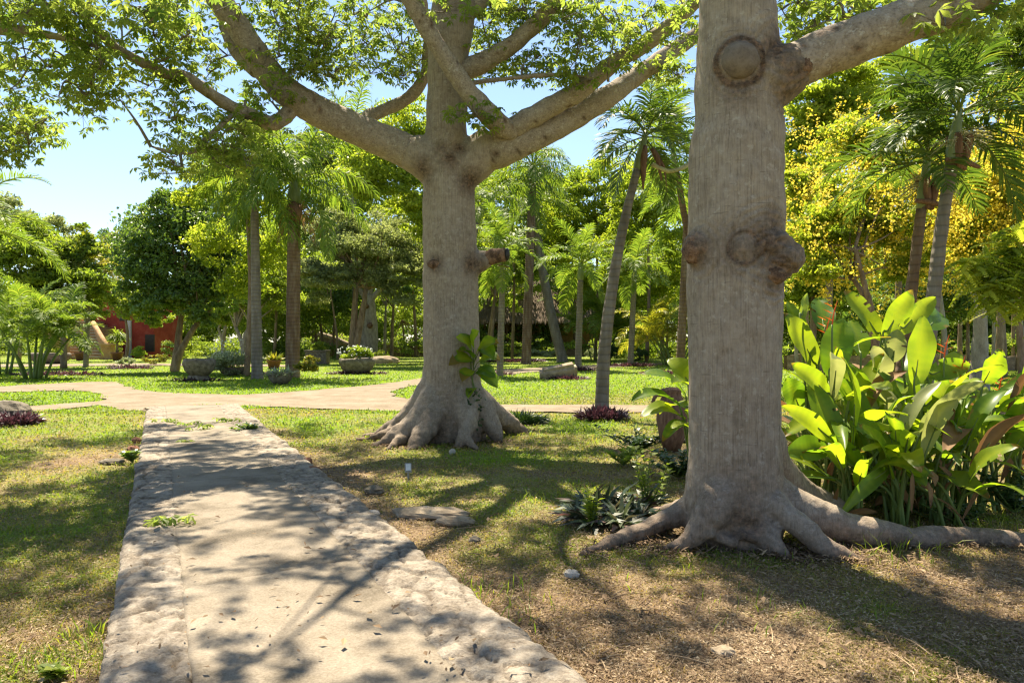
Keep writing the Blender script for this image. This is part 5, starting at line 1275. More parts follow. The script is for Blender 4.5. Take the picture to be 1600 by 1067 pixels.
bmx = bmesh.new(); me = mb.mesh('slab'); bmx.from_mesh(me); bmesh.ops.bevel(bmx, geom=bmx.edges[:], offset=.13, segments=3, affect='EDGES'); bmesh.ops.subdivide_edges(bmx, edges=bmx.edges[:], cuts=2, use_grid_fill=True)
for v_ in bmx.verts:
    nn = fbm(np.array([v_.co[:]]), 2.2, 5, 3)[0] - .5; v_.co *= 1 + nn * .22; v_.co.z *= 1 + .25 * (v_.co.x / .8)
bmx.to_mesh(me); bmx.free(); me.polygons.foreach_set('use_smooth', np.ones(len(me.polygons), bool))
o_ = link('slab', me, M['stone_tan'], root); o_.location = (0, 0, .27); o_.rotation_euler = (.35, -.10, .15)
ground_bed('purple_plants', 'pinkish purple plants around the tilted slab in the lawn', g + (.45, -.35, 0), .85, .35, 420, .2, .04, 22, M['purple'])
ground_bed('purple_plants', 'purple plants at the foot of the leaning palm', gnd(941, 655), .50, .42, 620, .22, .038, 24, M['purple'], hz=.2)
ground_bed('purple_plants', 'purple plants at the foot of the small palm in the centre', gnd(905, 579), .95, .5, 420, .26, .05, 25, M['purple'])
ground_bed('purple_plants', 'pink purple plants at the foot of the small palm right of the leaning one', gnd(986, 572), 1.5, .7, 520, .3, .06, 26, M['purple'])
ground_bed('purple_plants', 'bright pink purple bed beside the pale flower border', gnd(805, 565), 2.4, .9, 900, .32, .07, 27, M['purple'])
ground_bed('purple_plants', 'reddish ground plants around the palm half hidden by the nearest ceiba', gnd(1048, 584), 1.5, .7, 620, .24, .05, 28, M['purple'])
ground_bed('purple_plants', 'few purple plants at the foot of the small palm by the middle ceiba', gnd(785, 586), .6, .4, 160, .2, .05, 29, M['purple'])
ground_bed('purple_plants', 'dark purple plants at the left edge beside a grey stone', gnd(14, 663) + (0, 0, 0), .55, .4, 520, .24, .04, 30, M['purple'], hz=.14)
ground_bed('purple_plants', 'reddish plants under the many stemmed palm clump', gnd(90, 586), 2.2, .7, 520, .26, .06, 31, M['purple'])
ground_bed('purple_plants', 'small reddish bed in front of the far shrubs left of the dark round tree', gnd(203, 576), 1.3, .6, 380, .28, .06, 32, M['purple'])
g = gnd(2, 660); mb = MB(); lump(mb, g + (-.05, .3, .14), .38, 9, .25, 2, 20, sq=(1.1, .8, .75)); tag(mb.build('boulder', M['stone']), 'grey stone at the left edge above the dark purple plants', 'stone')
g = gnd(1180, 600) + (-1.1, 0, 0)
# beds and shrubs by the far border
for i, (px, py, w_, hh, mk, lab, n) in enumerate([
    (850, 556, 4.6, .8, 'shrub_silver', 'pale flowering border in front of the thatched hut', 4200), (790, 552, 1.6, 1.0, 'leaf_mid', 'green shrub at the left end of the pale flower border', 900), (925, 556, 2.2, .9, 'shrub_silver', 'pale shrub at the right end of the flower border', 1300),
    (908, 549, 1.6, 1.8, 'leaf_mid', 'leafy shrub behind the pale flower border, beside the curved palm', 900), (955, 560, 1.5, 1.6, 'shrub_dark', 'dark shrub left of the small palm in the far lawn', 900), (1000, 562, 1.8, 1.3, 'shrub_dark', 'dark shrub right of the small palm in the far lawn', 1000),
    (1042, 564, .9, 1.2, 'leaf_mid', 'lone green shrub near the far wall, left of the nearest ceiba', 500), (215, 560, 1.6, 1.2, 'shrub_lime', 'clipped bright shrub in front of the red building', 900), (245, 566, 1.8, .8, 'shrub_yellow', 'yellowish spiky shrubs before the red wall', 900),
    (195, 568, 1.4, .6, 'shrub_silver', 'pale low shrub by the far path before the red building', 600), (298, 566, 1.5, 1.0, 'leaf_mid', 'green shrub behind the dark round tree trunk', 700), (318, 553, 1.8, 1.4, 'leaf_mid', 'taller shrub behind the silvery bush', 800), (470, 553, 2.2, 1.0, 'leaf_dark', 'dark shrub by the far rubble wall', 700), (228, 553, 2.6, 2.2, 'leaf_mid', 'tall bushy shrub against the red wall behind the clipped bright shrub', 1500), (182, 556, 1.5, 1.5, 'leaf_mid', 'shrub between the stairs and the pale low shrub', 800), (268, 556, 2.6, 1.7, 'leaf_dark', 'dark shrub left of the dark round tree trunk', 1300)]):
    c = gnd(px, py + 4); mb = MB(); bush(mb, c + (0, 0, hh * .5), w_ * .5 * 1.2, w_ * .35, hh * .55, n, .16, 400 + i, .6, .45, .35, 16); tag(mb.build('garden_shrub', M[mk]), lab, 'shrub')
mb = MB(); straps(mb, gnd(815, 660), .42, .36, 900, .26, .022, 35, .5, 1.2, 0, .05); tag(mb.build('grass_tuft', M['shrub_dark']), 'dark mound of strap leaved grass right of the middle ceiba roots', 'plant')
# potted palms by the stairs
for i, (px, py, lab, tall) in enumerate(((126, 564, 'potted palm in terracotta left of the stairs', 1.0), (183, 560, 'potted ponytail plant in terracotta right of the stairs', 1.25))):
    g = gx(px, 62); root = thing('potted_palm', lab, 'potted plant', g, 'potted palms beside the stairs')
    mb = MB(); lathe(mb, g, [(.01, 0), (.32, 0), (.44, .55), (.5, .56), (.5, .7), (.42, .7), (.38, .5), (.01, .5)], 20); mb.build('pot', M['terracotta'], root, g, True)
    mb = MB(); tube(mb, [g + (0, 0, .5), g + (0, 0, 1.3 * tall)], [.12, .08], n=8, sub=3); mb.build('trunk', M['bark_brown'], root, g, True)
    mb = MB(); straps(mb, g + (0, 0, 1.3 * tall), .15, .15, 420, .95, .07, 36 + i, .9, 4.0, 0, .8); mb.build('foliage', M['leaf_mid'], root, g)
g = gx(78, 52); root = thing('stone_trough', 'mossy stone trough behind the many stemmed palm clump', 'planter', g)
mb = MB(); bowl(mb, g, 1.2, .8, 25, 1.2, .8); mb.build('trough', M['stone'], root, g, True)
mb = MB(); bush(mb, g + (0, 0, .9), 1.0, .7, .3, 500, .18, 37); mb.build('plant', M['leaf_mid'], root, g)
# brown jar behind the big leaves left of the nearest ceiba
g = gx(1050, 10.8); root = thing('clay_jar', 'tall brown clay jar half hidden by big leaves left of the nearest ceiba', 'jar', g)
mb = MB(); lathe(mb, g, [(.01, 0), (.12, 0), (.19, .22), (.23, .46), (.21, .66), (.145, .80), (.13, .86), (.165, .9), (.14, .91), (.1, .84), (.01, .8)], 26, wob=.06); mb.build('body', M['sheath'], root, g, True)
mb = MB(); tube(mb, [g + (-.19, 0, .58), g + (-.28, 0, .68), g + (-.24, 0, .8), g + (-.14, 0, .82)], [.025] * 4, n=8, sub=4); mb.build('handle', M['sheath'], root, g, True)
# loose stones and fittings in the near grass
for i, (px, py, r_, lab, mk, sq) in enumerate([
    (707, 708, .05, 'small round white stone in front of the middle ceiba', 'stone_white', (1, 1, .9)), (893, 900, .05, 'pale pebble in the dry grass below the oyster plants', 'stone_white', (1.1, 1, .7)),
    (585, 770, .09, 'grey flat stone in the grass near the right kerb', 'stone', (1.2, 1, .6)), (672, 806, .20, 'long pale stone half sunk in the grass right of the footpath', 'stone_tan', (1.8, .7, .28)), (712, 818, .13, 'smaller pale stone beside the long half sunk one', 'stone_tan', (1.3, .9, .35)),
    (488, 738, .10, 'reddish brick fragment against the right kerb', 'terracotta', (1.2, .8, .6)), (478, 724, .08, 'dull brick stub above the reddish fragment on the right kerb', 'terracotta', (1, .9, .7)), (208, 706, .10, 'reddish brick stub at the left kerb', 'terracotta', (.8, 1, .7)), (213, 690, .08, 'second brick stub at the left kerb, farther along', 'terracotta', (.8, 1, .7)),
    (228, 644, .11, 'brown brick at the far left corner of the footpath', 'stone_tan', (1, .9, .7)), (580, 806, .08, 'grey stone wedged against the right kerb', 'stone_white', (1.1, .8, .5)), (1130, 1022, .05, 'brown clod in the bare right foreground', 'stone_tan', (1.2, 1, .6)), (1312, 782, .09, 'pale cut lump at the end of the back root', 'stone_white', (1, .7, .8)), (742, 845, .05, 'little grey stone in the dry grass', 'stone', (1, 1, .6)),
    (175, 722, .12, 'flat mossy stone in the left lawn near the kerb', 'stone', (1.4, 1, .3)), (1050, 690, .2, 'low brown stone in the shade left of the nearest ceiba', 'stone', (1.4, 1, .5))]):
    g = gnd(px, py); mb = MB(); lump(mb, g + (0, 0, r_ * sq[2] * .45), r_, 40 + i, .35, 2.5, 18, sq=sq); tag(mb.build('stone' if mk != 'terracotta' else 'brick_fragment', M[mk]), lab, 'stone' if mk != 'terracotta' else 'brick')
g = gnd(638, 748); root = thing('garden_spotlight', 'small grey garden spotlight on a stake in the grass near the middle ceiba', 'lamp', g)
mb = MB(); box(mb, (0, 0, .13), (.075, .05, .11)); o_ = mb.build('housing', M['metal_grey'], root); o_.rotation_euler = (-.3, 0, .2)
mb = MB(); box(mb, (0, -.027, .135), (.055, .006, .075)); mb.build('lens', M['lamp_glass'], o_)
mb = MB(); tube(mb, [(0, 0, -.1), (0, 0, .1)], [.012, .012], n=8, sub=2); mb.build('stake', M['metal_grey'], root)

# ------------------------------------------------------------ paddle leaved plants on the right
def paddle(mb, b, t, W, rng, sag=.1, face=None, fold=.28, rows=22, wav=.03, tone=None):
    b, t = np.asarray(b, float), np.asarray(t, float)
    ch = t - b; Ln = np.linalg.norm(ch); d = ch / Ln
    face = unit(np.array([0, -.75, .65]) + rng.normal(0, .45, 3)) if face is None else unit(np.asarray(face, float))
    s = np.cross(d, face); s = unit(s) if np.linalg.norm(s) > .05 else unit(np.cross(d, (1, 0, 0)))
    nrm = np.cross(s, d)
    u = np.linspace(0, 1, rows)
    prof = np.clip(np.sin(math.pi * np.clip(u, 0, 1) ** .85), 0, 1) ** .62
    prof[0] = .05; prof[-1] = .02
    C_ = b + np.outer(u, ch) + np.outer(np.sin(u * math.pi) * sag * Ln, (nrm * .4 + np.array([0, 0, .8])))
    cols = []
    jit = np.cumsum(rng.normal(0, .35, (2, rows)), axis=1); ph = rng.uniform(0, 6)
    for k, f in enumerate((-1, -.55, 0, .55, 1)):
        w_ = W * .5 * prof * f
        lift = np.abs(f) * fold * W * .5 * prof + (np.sin(u * 11 + ph + (2 if f > 0 else 0)) * wav * W * 1.6 + (jit[0 if f < 0 else 1] * .007 if abs(f) == 1 else 0)) * abs(f)
        cols.append(C_ + np.outer(w_, s) + np.outer(lift, nrm))
    V = np.stack(cols, 1).reshape(-1, 3)
    torn = rng.random() < .55
    q = [(i * 5 + j, i * 5 + j + 1, (i + 1) * 5 + j + 1, (i + 1) * 5 + j) for i in range(rows - 1) for j in range(4) if not (torn and j in (0, 3) and 2 < i < rows - 3 and rng.random() < .05)]
    tn = rng.uniform(.15, .9) if tone is None else tone
    tt = np.tile(np.array([tn, tn, min(1, tn + .35), tn, tn]), rows)
    tt = np.clip(tt + np.repeat(np.where(np.arange(rows) % 2, .05, -.05) + rng.normal(0, .03, rows), 5), .14, 1).reshape(rows, 5)
    if rng.random() < .45: tt[-int(rng.integers(2, 4)):, :] = 0.03          # browned tip
    if rng.random() < .5:
        i0 = int(rng.integers(3, max(4, rows - 5))); tt[i0:i0 + int(rng.integers(1, 4)), 0 if rng.random() < .5 else 4] = 0.03
    mb.add(V, q, None, tt.ravel())
    return C_
rng = np.random.default_rng(71)
HG = 'paddle leaved plants right of the nearest ceiba'
PL = [ # px, Z, label
    (1262, 7.3, 'paddle leaved plant hugging the right side of the nearest ceiba'), (1300, 6.9, 'paddle leaved plant with one small upright yellow green leaf in front of dark ones'),
    (1352, 7.5, 'paddle leaved plant whose tall leaf leans left above the clump'), (1385, 7.1, 'paddle leaved plant with a bleached whitish upright leaf'), (1420, 7.4, 'paddle leaved plant with the tallest right leaning leaves of the clump'),
    (1440, 6.9, 'paddle leaved plant with a broad pointed upright leaf in the middle of the clump'), (1480, 7.2, 'paddle leaved plant with leaves spread low to the right and an orange bract'), (1530, 7.0, 'paddle leaved plant with one lone upright leaf near the right edge'),
    (1580, 7.2, 'paddle leaved plant with tattered leaves cut by the right edge of the picture'), (1335, 6.5, 'low paddle leaved plant with leaves drooping toward the long root'), (1470, 6.5, 'low paddle leaved plant with leaves trailing down in front of brown dead ones'),
    (1405, 6.4, 'low paddle leaved plant with a single leaf hanging straight down over the root')]
plants = []
for px, Z, lab in PL:
    g = gx(px, Z); plants.append((px, Z, thing('paddle_leaf_plant', lab, 'plant', g, HG), g))
def add_leaf(k, bp, tp, W, mat_='heliconia', tone=None, sag=.08, face=None, name='leaf', label=None):
    px, Z, root, g = plants[k]
    mb = MB(); Cc = paddle(mb, bp, tp, W, rng, sag, face, tone=tone)
    o = mb.build(name, M[mat_], root, g, True)
    if label: o['label'] = label
    mb = MB(); foot = g + rng.normal(0, .07, 3) * (1, 1, 0)
    b = np.asarray(bp, float); mid = (foot + b) / 2 + np.array([(b[0] - foot[0]) * -.12, 0, .08])
    tube(mb, [foot - (0, 0, .05), mid, b, Cc[3], Cc[7]], [.020, .014, .011, .008, .004], n=6, sub=4, tone=.6)
    mb.build('stem', M['stem_green'], root, g, True)
X = [ # plant, base px, tip px, dz tip, width px, material, tone
    (2, (1377, 532), (1318, 453), .1, 34, 'heliconia', .85), (4, (1380, 528), (1427, 453), .0, 36, 'heliconia', .8), (4, (1404, 522), (1462, 464), .1, 30, 'heliconia', .95),
    (5, (1428, 602), (1443, 492), .0, 44, 'heliconia', .72), (4, (1394, 566), (1403, 514), -.1, 32, 'heliconia_pale', .3), (3, (1378, 608), (1364, 540), -.1, 46, 'heliconia_pale', .85),
    (1, (1306, 594), (1305, 541), -.2, 28, 'heliconia', .9), (0, (1276, 578), (1227, 488), -.1, 40, 'heliconia', .85), (1, (1296, 588), (1318, 497), .1, 44, 'heliconia', .3), (0, (1288, 520), (1278, 466), .3, 34, 'heliconia', .1),
    (1, (1298, 622), (1236, 567), -.2, 28, 'heliconia', .75), (7, (1536, 598), (1566, 545), -.1, 42, 'heliconia', .65), (6, (1448, 588), (1516, 570), -.1, 30, 'heliconia', .55), (6, (1466, 600), (1502, 548), .1, 26, 'heliconia', .8),
    (4, (1448, 512), (1476, 496), .3, 34, 'heliconia', .05), (0, (1262, 560), (1230, 470), .2, 26, 'heliconia', .25), (0, (1250, 500), (1262, 458), .2, 16, 'heliconia', .9), (2, (1345, 560), (1330, 500), .3, 34, 'heliconia', .35),
    (9, (1302, 690), (1222, 633), -.3, 26, 'heliconia', .95), (11, (1438, 678), (1497, 624), -.3, 28, 'heliconia_pale', .15), (11, (1388, 676), (1406, 735), -.35, 32, 'heliconia', .55), (10, (1416, 724), (1446, 758), -.3, 26, 'heliconia', .55),
    (10, (1468, 738), (1545, 778), -.4, 42, 'heliconia', .8), (9, (1292, 700), (1228, 708), -.2, 36, 'heliconia', .15), (9, (1330, 655), (1375, 690), -.3, 34, 'heliconia', .4), (8, (1560, 640), (1620, 590), -.2, 36, 'heliconia', .6),
    (8, (1545, 668), (1610, 690), -.3, 34, 'heliconia_pale', .1), (7, (1520, 660), (1468, 640), -.2, 30, 'heliconia', .6), (6, (1470, 640), (1430, 610), .0, 34, 'heliconia', .4), (3, (1372, 650), (1332, 610), -.1, 40, 'heliconia', .5),
    (3, (1386, 660), (1366, 602), -.15, 36, 'heliconia_pale', .5), (2, (1336, 610), (1296, 560), .1, 40, 'heliconia', .35), (0, (1250, 640), (1228, 590), -.1, 36, 'heliconia', .3), (5, (1440, 640), (1490, 596), .0, 34, 'heliconia', .65), (7, (1500, 700), (1575, 660), -.2, 34, 'heliconia', .7)]
for k, bpx, tpx, dz, wpx, mk, tn in X:
    Z = plants[k][1]
    b = at(bpx[0], bpx[1], Z - .05); t = at(tpx[0], tpx[1], Z + dz)
    add_leaf(k, b, t, wpx * Z / F * rng.uniform(1.0, 1.15), mk, tn, .05, unit(np.array([rng.normal(0, .3), -.9, .35])))
for i in range(150):
    k = i % 12; px, Z, root, g = plants[k]
    low = k >= 9
    a = rng.uniform(0, 6.28); reach = rng.uniform(.15, .55)
    zb = rng.uniform(.35, 1.1) if not low else rng.uniform(.2, .7)
    b = g + (math.cos(a) * reach * .6, math.sin(a) * reach * .6, zb)
    Lf = rng.uniform(.45, .95); el = rng.uniform(-.4, 1.15)
    t = b + np.array([math.cos(a) * math.cos(el), math.sin(a) * math.cos(el), math.sin(el)]) * Lf
    t[2] = max(t[2], .12)
    dead = i % 9 == 4
    add_leaf(k, b, t, rng.uniform(.10, .22), 'leaf_dead' if dead else ('heliconia_pale' if i % 13 == 6 else 'heliconia'), None, rng.uniform(.05, .2), unit(np.array([0, -.2, 1]) + rng.normal(0, .35, 3)), label='dry brown leaf' if dead else None)
for k, bpx, n in ((0, (1290, 520), 5), (6, (1475, 552), 4), (6, (1500, 585), 4), (1, (1300, 500), 5), (8, (1560, 610), 4)):
    Z = plants[k][1] - .1; b = at(bpx[0], bpx[1], Z); mb = MB()
    ms = MB(); tube(ms, [plants[k][3] + (0, 0, .2), b - (0, 0, .3), b - (0, 0, .04)], [.012, .01, .008], n=6, sub=4); ms.build('flower_stem', M['stem_green'], plants[k][2], plants[k][3], True)
    tube(mb, [b - (0, 0, .05), b + (.02, 0, .08), b + (.05, 0, .18)], [.007, .006, .003], n=6, sub=3)
    for j in range(n):
        sg = 1 if j % 2 else -1
        blades(mb, np.array([b + (0, 0, .032 * j)]), np.array([[sg, -.3, .45]]), .11, .026, .1, .3 + .1 * j)
    mb.build('flower', M['bract'], plants[k][2], plants[k][3])
for k in (9, 10, 11, 8):
    px, Z, root, g = plants[k]
    mb = MB(); n = 13
    for j in range(n):
        b = g + rng.normal(0, .14, 3) * (1, 1, 0) + (0, 0, rng.uniform(.1, .6)); t = b + rng.normal(0, .12, 3) * (1, 1, 0) + (0, 0, -rng.uniform(.1, .35)); t[2] = max(t[2], .02)
        paddle(mb, b, t, rng.uniform(.03, .08), rng, .1, rows=6)
    mb.build('dead_leaves', M['leaf_dead'], root, g)

# big leaved plant between the jar and the nearest ceiba
def big_leaf_plant(name, label, g, leaves, mk, seed, group=None, cat='plant'):
    r2 = np.random.default_rng(seed); root = thing(name, label, cat, g, group)
    for b, t, W in leaves:
        mb = MB(); Cc = paddle(mb, b, t, W * 1.45, r2, .14, unit(np.array([r2.normal(0, .2), -.35, 1])), wav=.015); mb.build('leaf', M[mk], root, g, True)
        mb = MB(); tube(mb, [g, (np.asarray(g) + b) / 2 + (0, 0, .08), b, Cc[4]], [.014, .012, .009, .005], n=6, sub=4); mb.build('stem', M['stem_green'], root, g, True)
Zb = 7.6
q_ = lambda px, py, dz=0: at(px, py, Zb + dz)
big_leaf_plant('big_leaf_plant', 'glossy broad leaved plant pressed to the left side of the nearest ceiba', gx(1085, Zb), [
    (q_(1072, 620, .2), q_(1003, 583, .1), .20), (q_(1062, 634), q_(986, 627, -.2), .16), (q_(1070, 655, .1), q_(1000, 652, -.1), .19), (q_(1075, 600, .3), q_(1045, 560, .4), .18), (q_(1085, 610), q_(1050, 600, -.2), .2),
    (q_(1090, 680, -.2), q_(1050, 668, -.5), .15), (q_(1085, 700), q_(1068, 640, -.1), .16), (q_(1095, 690), q_(1078, 706, -.4), .14), (q_(1095, 600), q_(1120, 540, .4), .2), (q_(1080, 640), q_(1030, 645, .3), .18), (q_(1085, 665), q_(1035, 690, -.3), .13)], 'shrub_dark' if False else 'heliconia', 5)
# climbing vine on the middle ceiba
g = np.array([-.60, 11.62, .30])
Zv = 11.78; v_ = lambda px, py, dz=0: at(px, py, Zv + dz)
root = thing('climbing_vine', 'split leaved vine climbing the right flank of the middle ceiba', 'vine', g)
mb = MB(); tube(mb, [g, v_(744, 640, -.05), v_(740, 610), v_(736, 575, .02), v_(735, 540, .02)], [.015, .018, .018, .018, .012], n=8, sub=5); mb.build('stem', M['stem_green'], root, g, True)
r2 = np.random.default_rng(12)
for (bx_, by_, tx_, ty_, W) in ((738, 552, 712, 526, .26), (740, 545, 748, 516, .24), (744, 552, 780, 536, .26), (738, 562, 701, 570, .24), (746, 566, 782, 562, .24), (745, 580, 774, 590, .22), (738, 578, 722, 596, .2), (748, 574, 778, 606, .2), (742, 606, 731, 622, .14), (750, 545, 772, 560, .22), (740, 560, 716, 548, .22)):
    mb = MB(); b, t = v_(bx_, by_, -.1), v_(tx_, ty_, -.3)
    paddle(mb, b, t, W * 1.25, r2, .15, unit(np.array([r2.normal(0, .3), -.6, .8])), rows=8, tone=r2.uniform(.2, .75)); mb.build('leaf', M['heliconia'], root, g, True)
    mb = MB(); tube(mb, [v_(740, (by_ + 590) / 2, .02), b], [.009, .006], n=5, sub=2); mb.build('leaf_stalk', M['stem_green'], root, g)
mb = MB(); n = 170; P = np.column_stack([r2.normal(-.62, .07, n), r2.uniform(11.5, 11.75, n), r2.uniform(.2, .85, n)]); cards(mb, P, .06, r2, .3, r2.uniform(0, 1, n), .7); mb.build('small_leaves', M['shrub_dark'], root, g)
# oyster plants by the root, shrublets
OG = 'strap leaved rosettes beside the left root'
spots = [(905, 812), (930, 822), (955, 815), (985, 800), (945, 800), (970, 825), (1000, 812), (918, 798), (1010, 795), (960, 792)]
rng = np.random.default_rng(17)
cent = []
for px, py in spots:
    g = gnd(px, py); mb = MB()
    straps(mb, g, .07, .07, 46, .26, .048, int(px), .35, 3.2, .02, .10)
    tag(mb.build('oyster_plant', M['oyster']), 'strap leaved rosette with purple undersides beside the left root of the nearest ceiba', 'plant', OG)
def twiggy(name, label, g, n, h, spread, leaf, mk, seed, cat='shrub'):
    r2 = np.random.default_rng(seed); root = thing(name, label, cat, g)
    sm, lm = MB(), MB()
    for k in range(n):
        tp = np.asarray(g) + (r2.normal(0, spread), r2.normal(0, spread * .7), h * r2.uniform(.55, 1.05)); md = (g + tp) / 2 + r2.normal(0, .03, 3)
        tube(sm, [g, md, tp], [.008, .006, .003], n=5, sub=4)
        u = np.repeat(np.linspace(.15, 1, 11), 2)[:, None]; c = g * (1 - u) ** 2 + 2 * md * u * (1 - u) + tp * u ** 2
        a = r2.uniform(0, 6.28) + np.arange(22) * 1.57; D = np.column_stack([np.cos(a), np.sin(a), np.full(22, .55)])
        blades(lm, c, D, leaf * r2.uniform(.7, 1.2, 22), leaf * .45, .4, np.clip(r2.normal(.5, .2, 22), 0, 1), rng=r2)
    sm.build('stem', M['stem_green'], root, g); lm.build('foliage', M[mk], root, g)
twiggy('young_shrub', 'upright young shrub with small paired leaves behind the left root', gnd(1012, 795), 7, .55, .12, .08, 'leaf_mid', 5)
twiggy('young_shrub', 'low leafy shrublet in the grass left of the clay jar', gnd(975, 726), 12, .26, .22, .09, 'leaf_mid', 6)
twiggy('young_shrub', 'dark leafy shrublet just behind the low leafy one, near the leaning palm', gnd(1000, 702), 16, .3, .35, .1, 'shrub_dark', 7)
twiggy('young_shrub', 'dark shrub in the shade below the broad leaved plant', gnd(1060, 745), 16, .32, .22, .09, 'shrub_dark', 8)
twiggy('young_shrub', 'small green sprout between the two left roots', gnd(1042, 832), 7, .16, .06, .07, 'shrub_dark', 9, 'plant')
twiggy('young_shrub', 'bright green weedling in front of the oyster rosettes', gnd(925, 822), 4, .3, .05, .09, 'leaf_bright', 10, 'plant')
twiggy('young_shrub', 'dark shrublets under the low paddle leaves beyond the long root', gnd(1495, 815), 18, .2, .25, .07, 'shrub_dark', 11, 'plant')
twiggy('young_shrub', 'dark small shrub at the right edge beyond the long root', gnd(1585, 800), 18, .35, .22, .08, 'shrub_dark', 12, 'plant')
twiggy('young_shrub', 'dark shaded shrub at the foot of the paddle leaved plants', gnd(1330, 790), 16, .4, .2, .1, 'leaf_dark', 13, 'plant')
twiggy('young_shrub', 'little weed growing against the left kerb halfway along', gnd(207, 722), 6, .16, .07, .09, 'leaf_dark', 14, 'plant')
twiggy('young_shrub', 'green weed at the bottom left next to the kerb', gnd(92, 1062), 3, .06, .03, .07, 'leaf_mid', 15, 'plant')
twiggy('young_shrub', 'weed clump at the far right kerb corner of the footpath', gnd(392, 676), 10, .16, .2, .1, 'leaf_dark', 16, 'plant')
# fallen leaf sprays on the footpath
for i, (px, py, n, r_, lab) in enumerate([(255, 833, 7, .09, 'green fallen leaf spray on the left kerb in the foreground'), (312, 677, 6, .12, 'upright fallen leaf spray in the middle of the far footpath'), (290, 668, 7, .14, 'flat fallen leaf spray just left of the upright one'), (262, 664, 6, .12, 'fallen leaf spray at the left side of the far footpath'), (350, 664, 7, .12, 'fallen leaf spray near the right kerb of the far footpath'), (287, 697, 2, .05, 'tiny fallen leaf spray nearest of the far group')]):
    r2 = np.random.default_rng(30 + i); g = gnd(px, py); g = g * np.array([1, 1, 1]); mb = MB()
    z0 = .10 if i != 1 else .13
    P = g + np.column_stack([r2.normal(0, r_, n), r2.normal(0, r_, n), z0 + r2.uniform(0, .05, n)])
    palmate(mb, P, .12, r2, r2.uniform(.2, .8, n), 6, .4)
    for p_ in P:
        sd = np.array([.004, 0, 0]); mb.add([g + (0, 0, z0) - sd, g + (0, 0, z0) + sd, p_ + sd, p_ - sd], [(0, 1, 2, 3)])
    tag(mb.build('fallen_leaves', M['leaf_ceiba']), lab, 'leaves')

# ------------------------------------------------------------ grass and leaf litter
rng = np.random.default_rng(99)
TR = [(O1, .95), (O2, .62)]
def scatter(n, py0, py1, px0=-420, px1=2020):
    py = rng.uniform(py0, py1, n); px = rng.uniform(px0, px1, n)
    Z = F * H / (py - CY); return (px - CX) / F * Z, Z
def free(x, y, dirt=True):
    u, v = path_uv(x, y)
    ok = ~((u > -.005 + .02 * n2(x, y, 6, 4)) & (u < PW + .01) & (v < PV1 + .05))
    if dirt:
        jx = x + (n2(x, y, 2.2, 201) - .5) * .7; jy = y + (n2(x, y, 2.2, 202) - .5) * .7
        for poly in DIRT: ok &= ~poly_in(jx, jy, poly)
    return ok
mb = MB()
for n, p0, p1, hmul in ((480000, 640, 1260, 1.0), (225000, 549, 645, 1.0)):
    x, y = scatter(n, p0, p1); ok = free(x, y); x, y = x[ok], y[ok]
    g = green_at(x, y); keep = rng.uniform(0, 1, len(x)) < np.clip(g * 1.15 + .36, 0, 1); x, y, g = x[keep], y[keep], g[keep]
    k = len(x)
    tuft = n2(x, y, 4.5, 210)
    L_ = (.022 + .055 * g * rng.uniform(.4, 1.3, k) + .05 * np.clip(tuft - .62, 0, 1) * 3) * np.where(y > 17, .95, 1.0) * np.clip(y / 9, .85, 1.6)
    W_ = np.clip(.0016 * y, .005, .05) * rng.uniform(.6, 1.2, k)
    D = np.column_stack([rng.normal(0, .75, k), rng.normal(0, .75, k), np.full(k, .75)])
    tone = np.clip(g * .78 + np.where(y > 17.5, .22, .10) + rng.normal(0, .17, k), 0, 1)
    blades(mb, np.column_stack([x, y, np.full(k, -.008)]), D, L_, W_, .7, tone, rng=rng)
# taller wisps
for px, py, n, s, L_ in ((1370, 845, 130, .22, .2), (1400, 870, 60, .25, .16), (730, 930, 110, .22, .15), (770, 960, 70, .2, .14), (860, 780, 120, .35, .12), (1250, 850, 60, .3, .12), (985, 880, 50, .3, .10), (60, 1040, 90, .25, .12), (140, 1000, 60, .12, .14), (1560, 835, 20, .15, .24), (1180, 950, 50, .3, .1), (1130, 880, 60, .3, .1)):
    c = gnd(px, py); a = rng.normal(0, s, (n, 2)); x, y = c[0] + a[:, 0], c[1] + a[:, 1] * .6; ok = free(x, y); x, y = x[ok], y[ok]; k = len(x)
    blades(mb, np.column_stack([x, y, np.full(k, -.005)]), np.column_stack([rng.normal(0, .4, k), rng.normal(0, .4, k), np.full(k, .9)]), L_ * rng.uniform(.5, 1.1, k), .007, .5, np.clip(rng.normal(.68, .18, k), 0, 1), rng=rng)
stuff(mb.build('grass', M['grass']), 'short grass, green in places and dried straw in others', 'grass')
mb = MB()
x, y = scatter(430000, 625, 1260); u, v = path_uv(x, y)
ok = free(x, y); g = green_at(x, y)
pr = np.where(u > PW, 1.15 - g * 1.15, .62 - g * .62)
ok &= rng.uniform(0, 1, len(x)) < pr
x, y = x[ok], y[ok]; k = len(x)
P = np.column_stack([x, y, rng.uniform(0, .022, k)])
long_ = rng.uniform(0, 1, k) < .55
D = np.column_stack([rng.normal(0, 1, k), rng.normal(0, 1, k), rng.normal(.05, .22, k)])
W_ = np.where(long_, .0035, .0095) * np.clip(y / 6, .8, 2.2) * rng.uniform(.6, 1.3, k)
L_ = np.where(long_, .05, .026) * rng.uniform(.5, 1.4, k) * np.clip(y / 8, .85, 1.5)
tone = np.clip(rng.beta(1.6, 1.8, k) * (.6 + .8 * n2(x, y, 1.6, 300)), 0, 1)
blades(mb, P, D, L_, W_, .1, tone, rng=rng)
x, y = scatter(900, 640, 1080); u, v = path_uv(x, y); ok = (u > 0.0) & (u < PW) & ((u < .5) | (u > 1.4) | (rng.uniform(0, 1, 900) < .3)); x, y = x[ok], y[ok]; k = len(x)
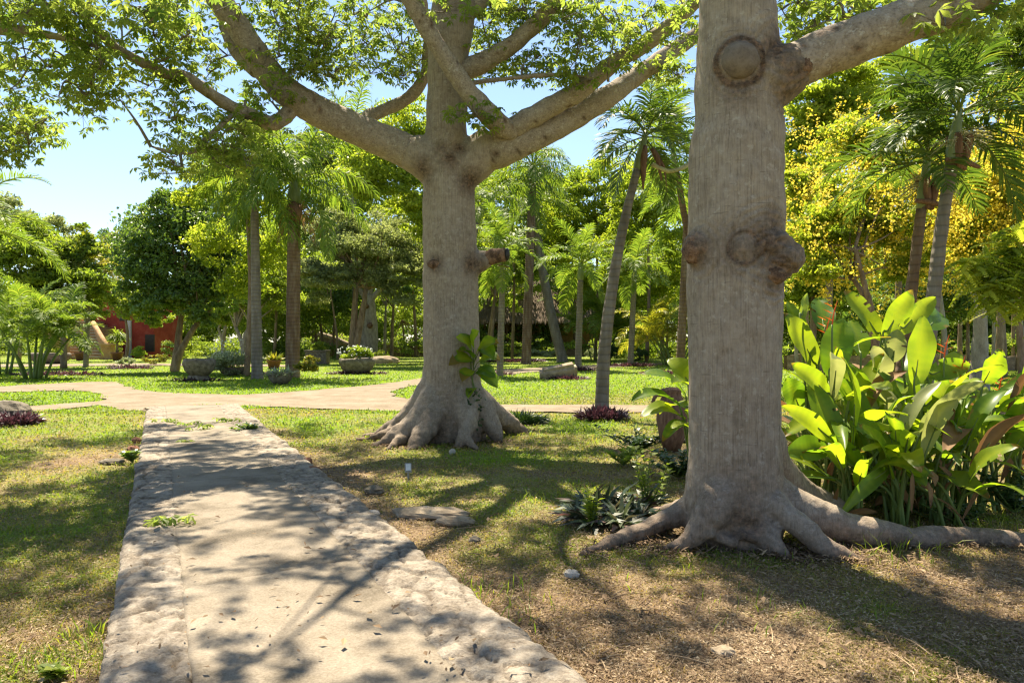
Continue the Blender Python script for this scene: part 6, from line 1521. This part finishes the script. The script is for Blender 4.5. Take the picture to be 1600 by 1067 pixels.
blades(mb, np.column_stack([x, y, np.full(k, .105)]), np.column_stack([rng.normal(0, 1, k), rng.normal(0, 1, k), rng.normal(0, .15, k)]), .04 * rng.uniform(.4, 1.2, k), .012, .1, rng.uniform(.0, .6, k), rng=rng)
for i in range(90):   # thin fallen twigs
    px, py = rng.uniform(520, 1640), rng.uniform(700, 1080); g = gnd(px, py)
    if not free(g[:1], g[1:2])[0]: continue
    a = rng.uniform(0, 3.14); ln = rng.uniform(.08, .3); d = np.array([math.cos(a), math.sin(a), 0]) * ln
    tube(mb, [g + (0, 0, .012), g + d * .5 + (0, rng.normal(0, .02), .022), g + d + (0, 0, .012)], [.005, .004, .002], n=5, sub=3, tone=rng.uniform(.2, .8))
for rt in [r_[0] for r_ in roots2] + roots1:        # drifts caught along the roots
    c = catmull(rt, 12); c = c[(c[:, 2] < .22)]
    if len(c) < 3: continue
    q_r = np.repeat(c, 14, axis=0) + rng.normal(0, .13, (len(c) * 14, 3)) * (1, 1, 0); q_r[:, 2] = rng.uniform(.0, .035, len(q_r))
    blades(mb, q_r, np.column_stack([rng.normal(0, 1, len(q_r)), rng.normal(0, 1, len(q_r)), rng.normal(.15, .25, len(q_r))]), .06 * rng.uniform(.5, 1.3, len(q_r)), .014, .2, rng.uniform(0, .7, len(q_r)), rng=rng)
x, y = scatter(1100, 632, 1240); ok = free(x, y); x, y = x[ok], y[ok]; k = len(x)
cards(mb, np.column_stack([x, y, rng.uniform(.012, .03, k)]), .065 * rng.uniform(.4, 1.25, k), rng, 2.0, rng.uniform(.05, .8, k), .5, 0)
x, y = scatter(420, 640, 1080); u, v = path_uv(x, y); ok = (u > 0.02) & (u < PW - .02) & (v < PV1) & ((np.abs(u - LK) < .16) | (np.abs(u - PW + RK) < .2) | (rng.uniform(0, 1, 420) < .2)); x, y = x[ok], y[ok]; k = len(x)
cards(mb, np.column_stack([x, y, np.full(k, .1)]), .06 * rng.uniform(.4, 1.2, k), rng, 3.0, rng.uniform(.05, .8, k), .5, 0)
stuff(mb.build('leaf_litter', M['litter']), 'dry leaf litter and twigs strewn over the bare soil', 'leaf litter')
